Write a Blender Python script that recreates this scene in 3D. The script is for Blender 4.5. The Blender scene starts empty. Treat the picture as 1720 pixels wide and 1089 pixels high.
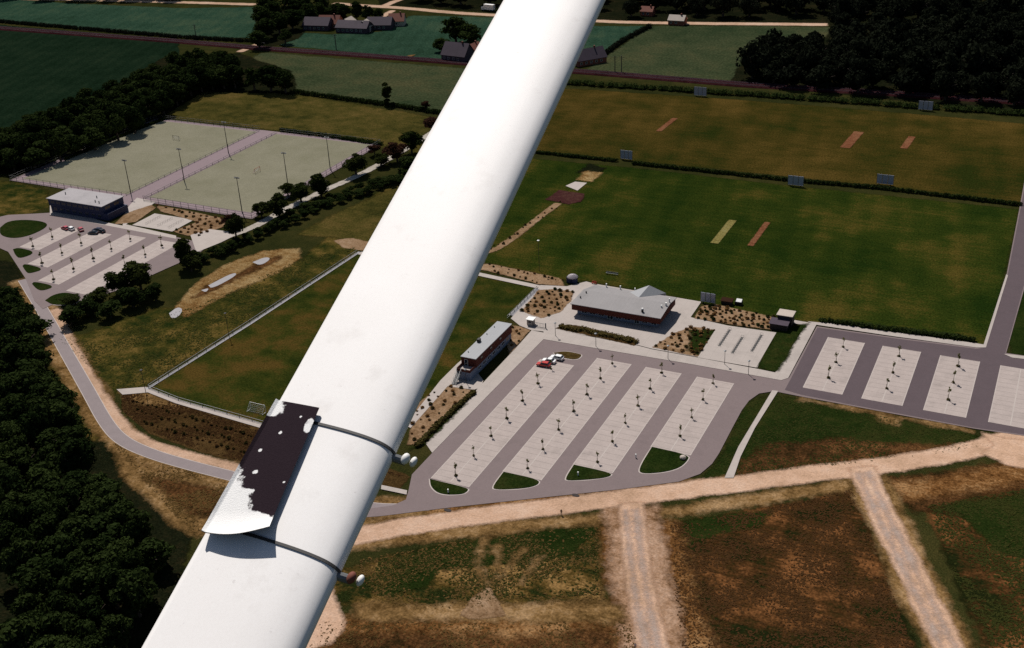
import bpy, bmesh, math, random
import numpy as np
from mathutils import Vector, Matrix
from mathutils.geometry import tessellate_polygon

scene = bpy.context.scene
col = scene.collection
R = math.radians
rng = random.Random(7)
nrg = np.random.default_rng(7)

# ------------------------------------------------------------------ camera
CAM_H = 165.0
RIGHT = Vector((0.89993, 0.43357, -0.04630))
DOWN = Vector((0.15919, -0.42556, -0.89082))
FWD = Vector((-0.40594, 0.79430, -0.45200))
cam_data = bpy.data.cameras.new('camera')
cam_data.sensor_width = 36.0
cam_data.lens = 1950.0 / 1720.0 * 36.0
cam_data.clip_start = 0.05
cam_data.clip_end = 8000.0
cam = bpy.data.objects.new('camera', cam_data)
col.objects.link(cam)
m3 = Matrix((RIGHT, -DOWN, -FWD)).transposed()
cam.matrix_world = Matrix.Translation((0, 0, CAM_H)) @ m3.to_4x4()
scene.camera = cam

# ------------------------------------------------------------------ sky, sun, exposure
SUN_AZ, SUN_EL = R(136.0), R(53.0)          # azimuth counted from +X towards +Y
SUN = Vector((math.cos(SUN_EL) * math.cos(SUN_AZ), math.cos(SUN_EL) * math.sin(SUN_AZ), math.sin(SUN_EL)))
world = bpy.data.worlds.new('World')
scene.world = world
world.use_nodes = True
wn = world.node_tree
wn.nodes.clear()
sky = wn.nodes.new('ShaderNodeTexSky')
sky.sky_type = 'NISHITA'
sky.sun_disc = False
sky.sun_elevation = SUN_EL
sky.sun_rotation = math.atan2(SUN.x, SUN.y)
bg = wn.nodes.new('ShaderNodeBackground')
bg.inputs['Strength'].default_value = 0.05
wo = wn.nodes.new('ShaderNodeOutputWorld')
wn.links.new(sky.outputs[0], bg.inputs[0])
wn.links.new(bg.outputs[0], wo.inputs[0])
sun_data = bpy.data.lights.new('sun', 'SUN')
sun_data.energy = 5.0
sun_data.angle = R(0.5)
sun_data.color = (1.0, 0.95, 0.89)
sun = bpy.data.objects.new('sun', sun_data)
col.objects.link(sun)
sun.location = (0, 0, 400)
sun.rotation_euler = SUN.to_track_quat('Z', 'Y').to_euler()
scene.view_settings.view_transform = 'Standard'
scene.view_settings.look = 'None'
scene.view_settings.gamma = 1.0
scene.view_settings.use_curve_mapping = False
scene.view_settings.exposure = 0.0
scene.cycles.transparent_max_bounces = 16
scene.cycles.use_denoising = False
scene.render.filter_size = 2.4
scene.cycles.max_bounces = 5
scene.cycles.diffuse_bounces = 2

# ------------------------------------------------------------------ survey: map sheet point -> metres on the ground
def at(x, y, z=0.0):
    d = RIGHT * ((x - 860.0) / 1950.0) + DOWN * ((y - 544.5) / 1950.0) + FWD
    t = (z - CAM_H) / d.z
    return Vector((d.x * t, d.y * t, z))

def ats(pts): return [at(x, y).to_2d() for x, y in pts]

# ------------------------------------------------------------------ materials
def nodes_of(name):
    m = bpy.data.materials.new(name); m.use_nodes = True
    nt = m.node_tree; nt.nodes.clear()
    return m, nt, nt.nodes, nt.links

def noise(nt, pos, scale, detail=3.0, rough=0.55):
    n = nt.nodes.new('ShaderNodeTexNoise')
    n.inputs['Scale'].default_value = scale
    n.inputs['Detail'].default_value = detail
    n.inputs['Roughness'].default_value = rough
    nt.links.new(pos, n.inputs['Vector'])
    return n.outputs['Fac']

def mth(nt, op, a, b=None, c=None, clamp=False):
    n = nt.nodes.new('ShaderNodeMath'); n.operation = op; n.use_clamp = clamp
    for i, v in enumerate((a, b, c)):
        if v is None: continue
        if isinstance(v, (int, float)): n.inputs[i].default_value = v
        else: nt.links.new(v, n.inputs[i])
    return n.outputs[0]

def ramp(nt, fac, stops):
    n = nt.nodes.new('ShaderNodeValToRGB')
    e = n.color_ramp.elements
    while len(e) < len(stops): e.new(0.5)
    for k, (p, c) in enumerate(stops):
        e[k].position = p; e[k].color = (c[0], c[1], c[2], 1)
    nt.links.new(fac, n.inputs[0])
    return n.outputs[0]

def mixc(nt, fac, a, b, mode='MIX'):
    n = nt.nodes.new('ShaderNodeMix'); n.data_type = 'RGBA'; n.blend_type = mode
    for s, v in ((n.inputs[0], fac), (n.inputs[6], a), (n.inputs[7], b)):
        if isinstance(v, (int, float)): s.default_value = v
        elif isinstance(v, tuple): s.default_value = (v[0], v[1], v[2], 1)
        else: nt.links.new(v, s)
    return n.outputs[2]

def earth(name, c1, c2, c3, big=0.03, mid=0.2, fine=1.6, fine_amt=0.35, rows=None, edge=0.0, soft=0.5, contrast=1.0, grain=1.6, streak=None):
    """Grass, soil, sand: three real colours mixed by noise at three sizes, optional mowing/plough rows,
    optional ragged edge (vertex attribute sd = metres inside the outline)."""
    m, nt, N, L = nodes_of(name)
    m['reach'] = edge * 2.2 + soft
    g = N.new('ShaderNodeNewGeometry'); pos = g.outputs['Position']
    nb = noise(nt, pos, big, 4); nm = noise(nt, pos, mid, 4, 0.6); nf = noise(nt, pos, fine, 2, 0.7)
    v = mth(nt, 'ADD', mth(nt, 'MULTIPLY', nb, 0.55), mth(nt, 'MULTIPLY', nm, 0.45))
    v = mth(nt, 'MULTIPLY_ADD', mth(nt, 'SUBTRACT', v, 0.5), 1.6 * contrast, 0.5)
    if rows:
        ang, period, amt = rows
        sx = N.new('ShaderNodeSeparateXYZ'); L.new(pos, sx.inputs[0])
        u = mth(nt, 'ADD', mth(nt, 'MULTIPLY', sx.outputs[0], math.cos(ang)), mth(nt, 'MULTIPLY', sx.outputs[1], math.sin(ang)))
        u = mth(nt, 'ADD', u, mth(nt, 'MULTIPLY', nm, period * 0.5))
        w = mth(nt, 'SINE', mth(nt, 'MULTIPLY', u, 2 * math.pi / period))
        v = mth(nt, 'ADD', v, mth(nt, 'MULTIPLY', w, amt))
    if streak:
        ang, amt = streak
        mp = N.new('ShaderNodeMapping'); mp.inputs['Rotation'].default_value = (0, 0, ang); mp.inputs['Scale'].default_value = (.07, .9, 1)
        L.new(pos, mp.inputs[0])
        v = mth(nt, 'ADD', v, mth(nt, 'MULTIPLY', mth(nt, 'SUBTRACT', noise(nt, mp.outputs[0], .7, 3, .6), .5), amt))
    v = mth(nt, 'ADD', v, mth(nt, 'MULTIPLY', mth(nt, 'SUBTRACT', nf, 0.5), fine_amt), clamp=True)
    c = ramp(nt, v, ((0.22, c1), (0.5, c2), (0.8, c3)))
    ng = noise(nt, pos, fine * 1.7, 1, 0.5)
    gr = mth(nt, 'MULTIPLY_ADD', mth(nt, 'SUBTRACT', ng, 0.5), grain, 1.0)
    cg = N.new('ShaderNodeCombineXYZ')
    for i_ in range(3): L.new(gr, cg.inputs[i_])
    c = mixc(nt, 1.0, c, cg.outputs[0], 'MULTIPLY')
    b = N.new('ShaderNodeBsdfDiffuse'); b.inputs['Roughness'].default_value = 0.6
    L.new(c, b.inputs[0])
    bp = N.new('ShaderNodeBump'); bp.inputs['Strength'].default_value = 0.5; bp.inputs['Distance'].default_value = 0.25
    L.new(nf, bp.inputs['Height']); L.new(bp.outputs[0], b.inputs['Normal'])
    o = N.new('ShaderNodeOutputMaterial')
    if edge > 0:
        a = N.new('ShaderNodeAttribute'); a.attribute_name = 'sd'
        ne = noise(nt, pos, 1.0 / max(edge * 1.4, 0.3), 5, 0.7); nl = noise(nt, pos, 1.0 / max(edge * 9.0, 2.0), 2, 0.5)
        s = mth(nt, 'ADD', a.outputs['Fac'], mth(nt, 'MULTIPLY', mth(nt, 'SUBTRACT', ne, 0.5), edge * 3.0))
        s = mth(nt, 'ADD', s, mth(nt, 'MULTIPLY', mth(nt, 'SUBTRACT', nl, 0.5), edge * 3.0))
        s = mth(nt, 'MULTIPLY_ADD', s, 1.0 / max(soft, 0.05), 0.5, clamp=True)
        tr = N.new('ShaderNodeBsdfTransparent'); mx = N.new('ShaderNodeMixShader')
        L.new(s, mx.inputs[0]); L.new(tr.outputs[0], mx.inputs[1]); L.new(b.outputs[0], mx.inputs[2])
        L.new(mx.outputs[0], o.inputs[0])
    else:
        L.new(b.outputs[0], o.inputs[0])
    return m

def hard(name, c, vary=0.12, scale=0.35, rough=0.8, fine=2.0, metal=0.0, spec=0.3, lines=None, stain=0.0):
    """Paving, roofing, paint: one colour, worn a little; lines=(axis, period, width, darkening) draws joints."""
    m, nt, N, L = nodes_of(name)
    g = N.new('ShaderNodeNewGeometry'); pos = g.outputs['Position']
    n1 = noise(nt, pos, scale, 4); n2 = noise(nt, pos, fine, 2, 0.7)
    v = mth(nt, 'ADD', mth(nt, 'MULTIPLY', n1, 0.5), mth(nt, 'MULTIPLY', n2, 0.5))
    v = mth(nt, 'MULTIPLY_ADD', mth(nt, 'SUBTRACT', v, 0.5), 2.2, 0.5, clamp=True)
    lo = tuple(x * (1 - vary) for x in c); hi = tuple(min(1, x * (1 + vary)) for x in c)
    cc = mixc(nt, v, lo, hi)
    if stain > 0:
        n3 = noise(nt, pos, 0.12, 5, 0.65)
        f = mth(nt, 'MULTIPLY', mth(nt, 'MULTIPLY_ADD', n3, 6.0, -3.2, clamp=True), stain)
        cc = mixc(nt, f, cc, tuple(x * 0.45 for x in c))
    if lines:
        sx = N.new('ShaderNodeSeparateXYZ'); L.new(pos, sx.inputs[0])
        for ax, period, width, dk in lines:
            u = mth(nt, 'FRACT', mth(nt, 'DIVIDE', sx.outputs[ax], period))
            on = mth(nt, 'LESS_THAN', u, width / period)
            cc = mixc(nt, mth(nt, 'MULTIPLY', on, abs(dk)), cc, tuple(x * (0.35 if dk > 0 else 1.9) for x in c))
    b = N.new('ShaderNodeBsdfPrincipled')
    L.new(cc, b.inputs['Base Color'])
    b.inputs['Roughness'].default_value = rough
    b.inputs['Metallic'].default_value = metal
    b.inputs['Specular IOR Level'].default_value = spec
    o = N.new('ShaderNodeOutputMaterial'); L.new(b.outputs[0], o.inputs[0])
    return m

def leaf(name, c1, c2):
    m, nt, N, L = nodes_of(name)
    oi = N.new('ShaderNodeObjectInfo'); g = N.new('ShaderNodeNewGeometry')
    n = noise(nt, g.outputs['Position'], 0.6, 3)
    v = mth(nt, 'ADD', mth(nt, 'MULTIPLY', oi.outputs['Random'], 0.6), mth(nt, 'MULTIPLY', n, 0.5), clamp=True)
    c = mixc(nt, v, c1, c2)
    d = N.new('ShaderNodeBsdfDiffuse'); L.new(c, d.inputs[0])
    t = N.new('ShaderNodeBsdfTranslucent'); L.new(c, t.inputs[0])
    mx = N.new('ShaderNodeMixShader'); mx.inputs[0].default_value = 0.18
    L.new(d.outputs[0], mx.inputs[1]); L.new(t.outputs[0], mx.inputs[2])
    o = N.new('ShaderNodeOutputMaterial'); L.new(mx.outputs[0], o.inputs[0])
    return m

M = {}
M['land'] = earth('rough_land', (.020, .024, .007), (.035, .036, .010), (.060, .050, .015), fine_amt=.5)
M['concrete'] = hard('concrete_paving', (.36, .315, .285), .10, .25, .9, 2.5, stain=.25, lines=((0, 3.0, .12, .16), (1, 3.0, .12, .16)))
M['bay'] = hard('bay_paving', (.345, .29, .265), .14, .3, .9, 2.2, lines=((1, 2.5, .16, .45),), stain=.3)
M['kerb'] = hard('kerb_concrete', (.38, .33, .30), .1)
M['asphalt'] = hard('lot_asphalt', (.160, .122, .120), .12, .12, .9, 2.0, stain=.3)
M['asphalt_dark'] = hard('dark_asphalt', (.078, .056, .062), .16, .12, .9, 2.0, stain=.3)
M['road'] = hard('road_asphalt', (.20, .165, .165), .12, .3, .9, 2.0)
M['dirt'] = earth('dirt_road', (.46, .295, .185), (.63, .42, .285), (.71, .515, .38), .05, .3, 1.5, .35, edge=.6, soft=1.2, grain=.5)
M['verge'] = earth('dry_verge', (.10, .056, .018), (.25, .145, .055), (.42, .27, .135), .06, .35, 1.2, .6, edge=1.7, soft=2.2, grain=1.0, contrast=1.3)
M['sand'] = earth('bare_sand', (.15, .07, .020), (.27, .16, .06), (.38, .26, .12), .05, .3, 1.2, .5, edge=1.4, soft=1.4, contrast=1.3, streak=(R(60), .6))
M['mud'] = earth('red_mud', (.026, .017, .006), (.085, .038, .014), (.18, .085, .03), .05, .3, 1.2, .6, edge=2.0, soft=2.5, contrast=1.4)
M['cricket'] = earth('cricket_turf', (.013, .027, .004), (.030, .042, .006), (.088, .066, .013), .012, .05, 1.1, .5, rows=(R(8), 9.0, .035), edge=.6, soft=1.0, contrast=1.5, streak=(R(80), .4), grain=2.0)
M['cricket_far'] = earth('dry_outfield', (.022, .029, .005), (.054, .041, .008), (.098, .062, .014), .012, .05, 1.0, .5, rows=(R(6), 11.0, .03), edge=.8, soft=1.2, contrast=1.5, streak=(R(80), .4), grain=2.0)
M['football'] = earth('football_turf', (.018, .029, .005), (.042, .046, .008), (.095, .060, .014), .03, .12, 1.2, .4, rows=(R(90), 10.0, .04), edge=.8, soft=1.0, contrast=1.5)
M['meadow'] = earth('olive_meadow', (.032, .034, .008), (.076, .063, .015), (.13, .090, .026), .03, .15, .9, .5, edge=2.0, soft=2.0, contrast=1.3, streak=(R(75), .35))
M['weedy'] = earth('weedy_grass', (.018, .028, .006), (.066, .056, .012), (.16, .105, .028), .05, .2, 1.1, .5, edge=2.0, soft=2.0, contrast=1.5)
M['green'] = earth('short_green', (.011, .021, .004), (.019, .030, .006), (.040, .040, .010), .05, .25, 1.5, .5, edge=1.2, soft=1.2, contrast=1.3)
M['island'] = earth('island_grass', (.010, .020, .004), (.018, .030, .006), (.034, .038, .010), .06, .3, 1.5, .5)
M['island_bed'] = earth('island_mulch', (.035, .02, .008), (.07, .045, .014), (.12, .08, .028), .1, .5, 1.8, .6)
M['far_green'] = earth('far_crop', (.020, .046, .026), (.030, .066, .040), (.052, .086, .048), .012, .06, .5, .45, rows=(R(20), 8.0, .05), edge=1.5, soft=2.0, contrast=1.3)
M['far_olive'] = earth('far_pasture', (.030, .046, .020), (.054, .066, .030), (.082, .080, .036), .012, .06, .5, .5, edge=1.5, soft=2.0, contrast=1.4, streak=(R(20), .3))
M['far_dark'] = earth('far_dark_crop', (.006, .015, .007), (.010, .022, .011), (.017, .030, .015), .015, .06, .5, .4, rows=(R(20), 8.0, .06), edge=1.0, soft=1.0)
M['soil'] = earth('woodland_floor', (.006, .008, .004), (.012, .014, .006), (.03, .022, .010), .05, .3, 1.2, .5, edge=1.5, soft=1.5)
M['ballast'] = earth('track_ballast', (.026, .008, .009), (.046, .014, .016), (.066, .024, .024), .05, .3, 1.0, .5)
M['turf_sand'] = earth('sand_turf', (.245, .232, .15), (.295, .275, .19), (.34, .315, .225), .03, .1, 1.5, .25, contrast=.8, grain=.5)
M['bed'] = earth('bed_soil', (.17, .095, .045), (.32, .20, .11), (.44, .30, .19), .1, .5, 1.8, .6, edge=.4, soft=.5, grain=.8)
M['bed_dark'] = earth('bed_mulch', (.035, .02, .008), (.07, .04, .014), (.13, .075, .028), .1, .5, 1.8, .6, edge=.4, soft=.5)
M['redgravel'] = earth('red_gravel', (.045, .016, .016), (.07, .026, .024), (.10, .05, .035), .1, .5, 1.8, .5, edge=.8, soft=.6)
M['strip_yellow'] = earth('pitch_rolled', (.19, .15, .045), (.24, .20, .065), (.28, .24, .10), .1, .5, 1.6, .4, edge=.12, soft=.3)
M['strip_red'] = earth('pitch_clay', (.15, .052, .024), (.21, .085, .042), (.26, .13, .065), .1, .5, 1.6, .5, edge=.2, soft=.4)
M['puddle'] = hard('grey_silt', (.20, .19, .20), .15, .4, .45)
M['purple'] = hard('walk_paving', (.185, .135, .145), .1, .3, .9)
M['leaf'] = leaf('broad_leaf', (.012, .019, .005), (.030, .036, .010))
M['leaf_dark'] = leaf('dark_leaf', (.006, .012, .004), (.028, .040, .011))
M['leaf_far'] = leaf('far_leaf', (.007, .009, .006), (.014, .017, .010))
M['leaf_brown'] = leaf('copper_leaf', (.030, .014, .010), (.045, .022, .014))
M['leaf_young'] = leaf('young_leaf', (.10, .10, .03), (.17, .16, .05))
M['leaf_shrub'] = leaf('shrub_leaf', (.035, .035, .011), (.085, .06, .02))
M['leaf_dry'] = leaf('dry_leaf', (.10, .05, .018), (.22, .12, .045))
M['pale_path'] = earth('shell_path', (.40, .35, .29), (.55, .49, .42), (.62, .57, .50), .1, .4, 1.5, .3, edge=.4, soft=.5, grain=.4)
M['tuft_dry'] = leaf('dry_tuft', (.06, .036, .012), (.14, .085, .03))
M['tuft_green'] = leaf('green_tuft', (.018, .026, .006), (.045, .045, .012))
M['tuft_brown'] = leaf('brown_tuft', (.035, .018, .008), (.085, .042, .016))
M['rough_mix'] = earth('rough_pasture', (.018, .024, .006), (.105, .064, .017), (.29, .17, .06), .045, .14, 1.1, .55, edge=2.0, soft=2.0, contrast=2.1, streak=(R(100), .7))
M['rough_red'] = earth('rough_red_soil', (.014, .018, .005), (.066, .030, .010), (.21, .088, .030), .04, .13, 1.1, .55, edge=2.2, soft=2.2, contrast=1.9, streak=(R(105), .7))
M['pink_sand'] = earth('trampled_sand', (.21, .11, .05), (.40, .245, .15), (.53, .36, .25), .06, .35, 1.2, .6, edge=1.8, soft=2.5, grain=.8, contrast=1.3)
M['rut'] = earth('wheel_rut', (.42, .32, .255), (.52, .41, .345), (.60, .49, .43), .05, .3, 1.5, .35, edge=.8, soft=2.2, grain=.5)
M['leaf_base'] = leaf('base_leaf', (.07, .06, .022), (.13, .105, .04))
M['orange_earth'] = earth('orange_earth', (.085, .036, .011), (.20, .092, .030), (.34, .19, .08), .05, .3, 1.2, .6, edge=2.2, soft=3.0, contrast=1.5, streak=(R(15), .4))
M['rubber'] = hard('black_rubber', (.006, .005, .006), .1, .6, .95, spec=.03)
M['bark'] = hard('bark', (.06, .042, .03), .2)
M['stem'] = hard('young_bark', (.20, .16, .11), .2)
M['roof'] = hard('grey_roof_felt', (.235, .222, .220), .10, .25, .75, 1.5, lines=((0, 1.2, .08, .18),), stain=.35)
M['roof_light'] = hard('grey_roof_metal', (.27, .275, .285), .06, .2, .6, 1.5, lines=((0, .9, .07, .2),))
M['roof_hock'] = hard('pale_roof_gravel', (.30, .28, .285), .10, .25, .85, 1.5, stain=.35)
M['brick'] = hard('red_brown_cladding', (.080, .017, .010), .15, .5, .85, 3.0, lines=((2, .4, .05, .35),))
M['blue_white'] = hard('pale_blue_wall', (.15, .18, .25), .08, .5)
M['navy'] = hard('navy_wall', (.020, .028, .075), .12, .5, .6)
M['navy_light'] = hard('blue_panel', (.05, .07, .16), .12, .5, .6)
M['glass'] = hard('window_glass', (.02, .028, .038), .1, .5, .12, spec=.5)
M['white'] = hard('white_paint', (.74, .73, .70), .05, .5, .6)
M['frame'] = hard('white_frame', (.55, .56, .60), .05, .5, .6)
M['dark'] = hard('dark_timber', (.022, .015, .014), .15, .6, .8)
M['black'] = hard('black_metal', (.012, .012, .013), .1, .6, .5)
M['steel'] = hard('grey_steel', (.16, .165, .17), .1, .6, .5, metal=.3)
M['pole'] = hard('dark_pole', (.045, .042, .04), .1, .6, .6)
M['screen'] = hard('screen_slats', (.33, .35, .42), .08, .6, .8, lines=((2, .22, .05, .45),))
M['plank'] = hard('fence_steel', (.10, .10, .10), .15, .6, .7)
M['car_red'] = hard('red_car_paint', (.42, .02, .015), .05, .5, .3, spec=.5)
M['car_crimson'] = hard('crimson_car_paint', (.36, .03, .05), .05, .5, .3, spec=.5)
M['car_white'] = hard('white_car_paint', (.75, .75, .74), .03, .5, .3, spec=.5)
M['car_black'] = hard('black_car_paint', (.012, .013, .018), .05, .5, .25, spec=.5)
M['car_navy'] = hard('navy_car_paint', (.014, .018, .045), .05, .5, .25, spec=.5)
M['tyre'] = hard('tyre', (.012, .012, .012), .1, .5, .9)
M['rim'] = hard('rim', (.35, .35, .36), .1, .5, .4, metal=.6)
M['lamp_red'] = hard('tail_lamp', (.35, .01, .01), .05, .5, .3)
M['lamp_clear'] = hard('head_lamp', (.6, .6, .58), .05, .5, .2)
M['tile_red'] = hard('red_roof_tile', (.17, .055, .035), .2, .4)
M['tile_purple'] = hard('slate_roof', (.050, .034, .050), .25, .4, stain=.4)
M['cream'] = hard('cream_wall', (.40, .34, .29), .12, .4)
M['skin'] = hard('skin', (.42, .25, .17), .05)
M['cloth_dark'] = hard('dark_cloth', (.02, .018, .022), .15, 3)
M['cloth_brown'] = hard('brown_cloth', (.09, .05, .03), .15, 3)
M['cloth_pale'] = hard('pale_cloth', (.40, .36, .38), .1, 3)
M['hair'] = hard('dark_hair', (.02, .014, .01), .1, 5)
M['redobj'] = hard('red_plastic', (.35, .06, .03), .1)

# ------------------------------------------------------------------ object helpers
def link(name, me, parent=None, loc=None):
    o = bpy.data.objects.new(name, me); col.objects.link(o)
    if parent is not None: o.parent = parent
    if loc is not None: o.location = loc
    return o

def tag(o, label, cat, group=None):
    o['label'] = label; o['category'] = cat
    if group: o['group'] = group
    return o

def thing(name, label, cat, loc, rz=0.0, group=None):
    o = bpy.data.objects.new(name, None); col.objects.link(o)
    o.empty_display_size = 0.5
    o.location = loc; o.rotation_euler = (0, 0, rz)
    return tag(o, label, cat, group)

def copy_tree(root, loc, rz=0.0, sc=1.0, label=None, group=None):
    r = root.copy(); col.objects.link(r); r.location = loc; r.rotation_euler = (0, 0, rz); r.scale = (sc, sc, sc)
    if label: r['label'] = label
    if group: r['group'] = group
    for ch in root.children:
        c = ch.copy(); col.objects.link(c); c.parent = r
        for g in ch.children:
            d = g.copy(); col.objects.link(d); d.parent = c
    return r

class MB:
    """collects simple solids into one mesh"""
    def __init__(s): s.v = []; s.f = []
    def add(s, vs, fs):
        k = len(s.v); s.v += [tuple(p) for p in vs]; s.f += [tuple(i + k for i in q) for q in fs]; return s
    def box(s, x0, x1, y0, y1, z0, z1):
        return s.add([(x0, y0, z0), (x1, y0, z0), (x1, y1, z0), (x0, y1, z0), (x0, y0, z1), (x1, y0, z1), (x1, y1, z1), (x0, y1, z1)],
                     [(3, 2, 1, 0), (4, 5, 6, 7), (0, 1, 5, 4), (1, 2, 6, 5), (2, 3, 7, 6), (3, 0, 4, 7)])
    def prism(s, pts, z0, z1):
        n = len(pts)
        zs = z1 if isinstance(z1, (list, tuple)) else [z1] * n
        vs = [(p[0], p[1], z0) for p in pts] + [(p[0], p[1], zs[i]) for i, p in enumerate(pts)]
        return s.add(vs, [tuple(range(n))[::-1], tuple(range(n, 2 * n))] + [(i, (i + 1) % n, n + (i + 1) % n, n + i) for i in range(n)])
    def tube(s, p, q, r0, r1=None, n=8):
        r1 = r0 if r1 is None else r1
        p, q = Vector(p), Vector(q); d = (q - p).normalized()
        u = d.orthogonal().normalized(); w = d.cross(u)
        vs = [p + (u * math.cos(2 * math.pi * i / n) + w * math.sin(2 * math.pi * i / n)) * r0 for i in range(n)]
        vs += [q + (u * math.cos(2 * math.pi * i / n) + w * math.sin(2 * math.pi * i / n)) * r1 for i in range(n)]
        return s.add(vs, [tuple(range(n))[::-1], tuple(range(n, 2 * n))] + [(i, (i + 1) % n, n + (i + 1) % n, n + i) for i in range(n)])
    def mesh(s, name, mat, smooth=False):
        me = bpy.data.meshes.new(name); me.from_pydata(s.v, [], s.f); me.update()
        if mat: me.materials.append(M[mat] if isinstance(mat, str) else mat)
        if smooth: me.polygons.foreach_set('use_smooth', [True] * len(me.polygons))
        return me
    def build(s, name, mat, parent=None, loc=None, smooth=False):
        return link(name, s.mesh(name, mat, smooth), parent, loc)

ZC = [0]
def zstep(z):
    ZC[0] += 1
    return z + ZC[0] * .0006

def structure(o): o['kind'] = 'structure'; return o

def sheet(name, pts, z, mat, kerb=0.0):
    """flat man-made surface with a crisp outline"""
    z = zstep(z)
    p3 = [Vector((p[0], p[1], 0)) for p in pts]
    tris = tessellate_polygon([p3])
    me = bpy.data.meshes.new(name)
    fs = []
    for t in tris:
        a, b, c = (p3[i] for i in t)
        fs.append(t if (b - a).cross(c - a).z > 0 else t[::-1])
    me.from_pydata([(p.x, p.y, z) for p in p3], [], fs); me.update()
    me.materials.append(M[mat])
    return structure(link(name, me))

def signed(P, poly):
    poly = np.asarray([tuple(p) for p in poly], float)
    n = len(poly); ins = np.zeros(len(P), bool); d2 = np.full(len(P), 1e18)
    for i in range(n):
        a, b = poly[i], poly[(i + 1) % n]
        e = b - a; w = P - a
        t = np.clip((w @ e) / max(e @ e, 1e-9), 0, 1)
        q = w - t[:, None] * e
        d2 = np.minimum(d2, (q * q).sum(1))
        cnd = (a[1] > P[:, 1]) != (b[1] > P[:, 1])
        with np.errstate(divide='ignore', invalid='ignore'):
            xi = a[0] + (P[:, 1] - a[1]) * (b[0] - a[0]) / (b[1] - a[1] if b[1] != a[1] else 1e-9)
        ins ^= cnd & (P[:, 0] < xi)
    return np.where(ins, 1, -1) * np.sqrt(d2)

def patch(name, poly, z, mat, cell=1.5, margin=2.0, kind='structure'):
    """natural surface: fine grid that knows how far inside its outline each point lies"""
    z = zstep(z); margin = max(margin * .5, M[mat].get('reach', 0))
    A = np.asarray([tuple(p) for p in poly], float)
    x0, y0 = A.min(0) - margin - cell; x1, y1 = A.max(0) + margin + cell
    nx, ny = int((x1 - x0) / cell) + 2, int((y1 - y0) / cell) + 2
    gx, gy = np.meshgrid(x0 + np.arange(nx) * cell, y0 + np.arange(ny) * cell)
    P = np.stack([gx.ravel(), gy.ravel()], 1)
    sd = signed(P, poly)
    ok = (sd > -margin).reshape(ny, nx)
    q = ok[:-1, :-1] | ok[1:, :-1] | ok[:-1, 1:] | ok[1:, 1:]
    j, i = np.nonzero(q); k = j * nx + i
    F = np.stack([k, k + 1, k + nx + 1, k + nx], 1)
    used, inv = np.unique(F, return_inverse=True); F = inv.reshape(-1, 4)
    V = np.column_stack([P[used], np.full(len(used), z)])
    me = bpy.data.meshes.new(name)
    me.vertices.add(len(V)); me.vertices.foreach_set('co', V.ravel())
    me.loops.add(F.size); me.loops.foreach_set('vertex_index', F.ravel().astype(np.int32))
    me.polygons.add(len(F)); me.polygons.foreach_set('loop_start', (np.arange(len(F)) * 4).astype(np.int32))
    me.update(calc_edges=True)
    at_ = me.attributes.new('sd', 'FLOAT', 'POINT'); at_.data.foreach_set('value', sd[used].astype(np.float32))
    me.materials.append(M[mat])
    o = link(name, me)
    o['kind'] = kind
    return o

def band(pts, w):
    """outline of a strip of width w (number or list) along a polyline in metres"""
    pts = [Vector((p[0], p[1])) for p in pts]; n = len(pts)
    ws = w if isinstance(w, (list, tuple)) else [w] * n
    lft, rgt = [], []
    for i in range(n):
        d = (pts[min(i + 1, n - 1)] - pts[max(i - 1, 0)]).normalized(); nn = Vector((-d.y, d.x))
        lft.append(pts[i] + nn * ws[i] / 2); rgt.append(pts[i] - nn * ws[i] / 2)
    return lft + rgt[::-1]

def smooth_line(pts, k=2):
    pts = [Vector((p[0], p[1])) for p in pts]
    for _ in range(k):
        q = [pts[0]]
        for a, b in zip(pts, pts[1:]): q += [a * .75 + b * .25, a * .25 + b * .75]
        pts = q + [pts[-1]]
    return pts

def rect(x0, x1, y0, y1): return [(x0, y0), (x1, y0), (x1, y1), (x0, y1)]

# ================================================================== THE SETTING
g = MB(); g.add([(-5000, -1500, 0), (4500, -1500, 0), (4500, 7000, 0), (-5000, 7000, 0)], [(0, 1, 2, 3)])
structure(g.build('ground', 'land'))

# ---- far fields
patch('crop_field', ats([(-160, -12), (120, 6), (300, 14), (440, 12), (432, 64), (300, 62), (0, 36), (-160, 22)]), .03, 'far_green', 4, 4)
patch('crop_field', ats([(-160, 26), (0, 42), (300, 68), (300, 100), (150, 165), (0, 250), (-120, 300)]), .03, 'far_dark', 4, 4)
patch('crop_field', ats([(470, 76), (500, 55), (560, 58), (640, 54), (690, 26), (840, 30), (830, 108), (690, 97)]), .03, 'far_green', 4, 4)
patch('pasture_field', ats([(395, 118), (440, 88), (690, 108), (840, 120), (830, 200), (720, 188), (500, 152), (420, 150)]), .03, 'far_olive', 3, 4)
patch('meadow', ats([(80, 292), (200, 235), (330, 160), (400, 152), (500, 160), (640, 182), (760, 202), (740, 262), (640, 250), (440, 216), (282, 198), (150, 250)]), .03, 'meadow', 2, 3)
patch('crop_field', ats([(960, 44), (1085, 44), (1050, 66), (995, 104), (930, 104)]), .03, 'far_green', 4, 4)
patch('pasture_field', ats([(1095, 44), (1250, 44), (1420, 46), (1400, 70), (1260, 88), (1232, 138), (985, 117), (1060, 66)]), .03, 'far_olive', 3, 4)
patch('cricket_outfield', ats([(880, 148), (970, 150), (1240, 168), (1560, 194), (1760, 212), (1760, 346), (1340, 298), (900, 254), (830, 244)]), .03, 'cricket_far', 2.5, 3)
patch('cricket_field', ats([(800, 250), (905, 268), (1060, 282), (1340, 314), (1712, 352), (1660, 582), (1375, 543), (1320, 540), (1170, 508), (1130, 498), (1000, 474), (950, 470), (820, 442), (700, 420)]), .03, 'cricket', 2, 2)
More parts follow.
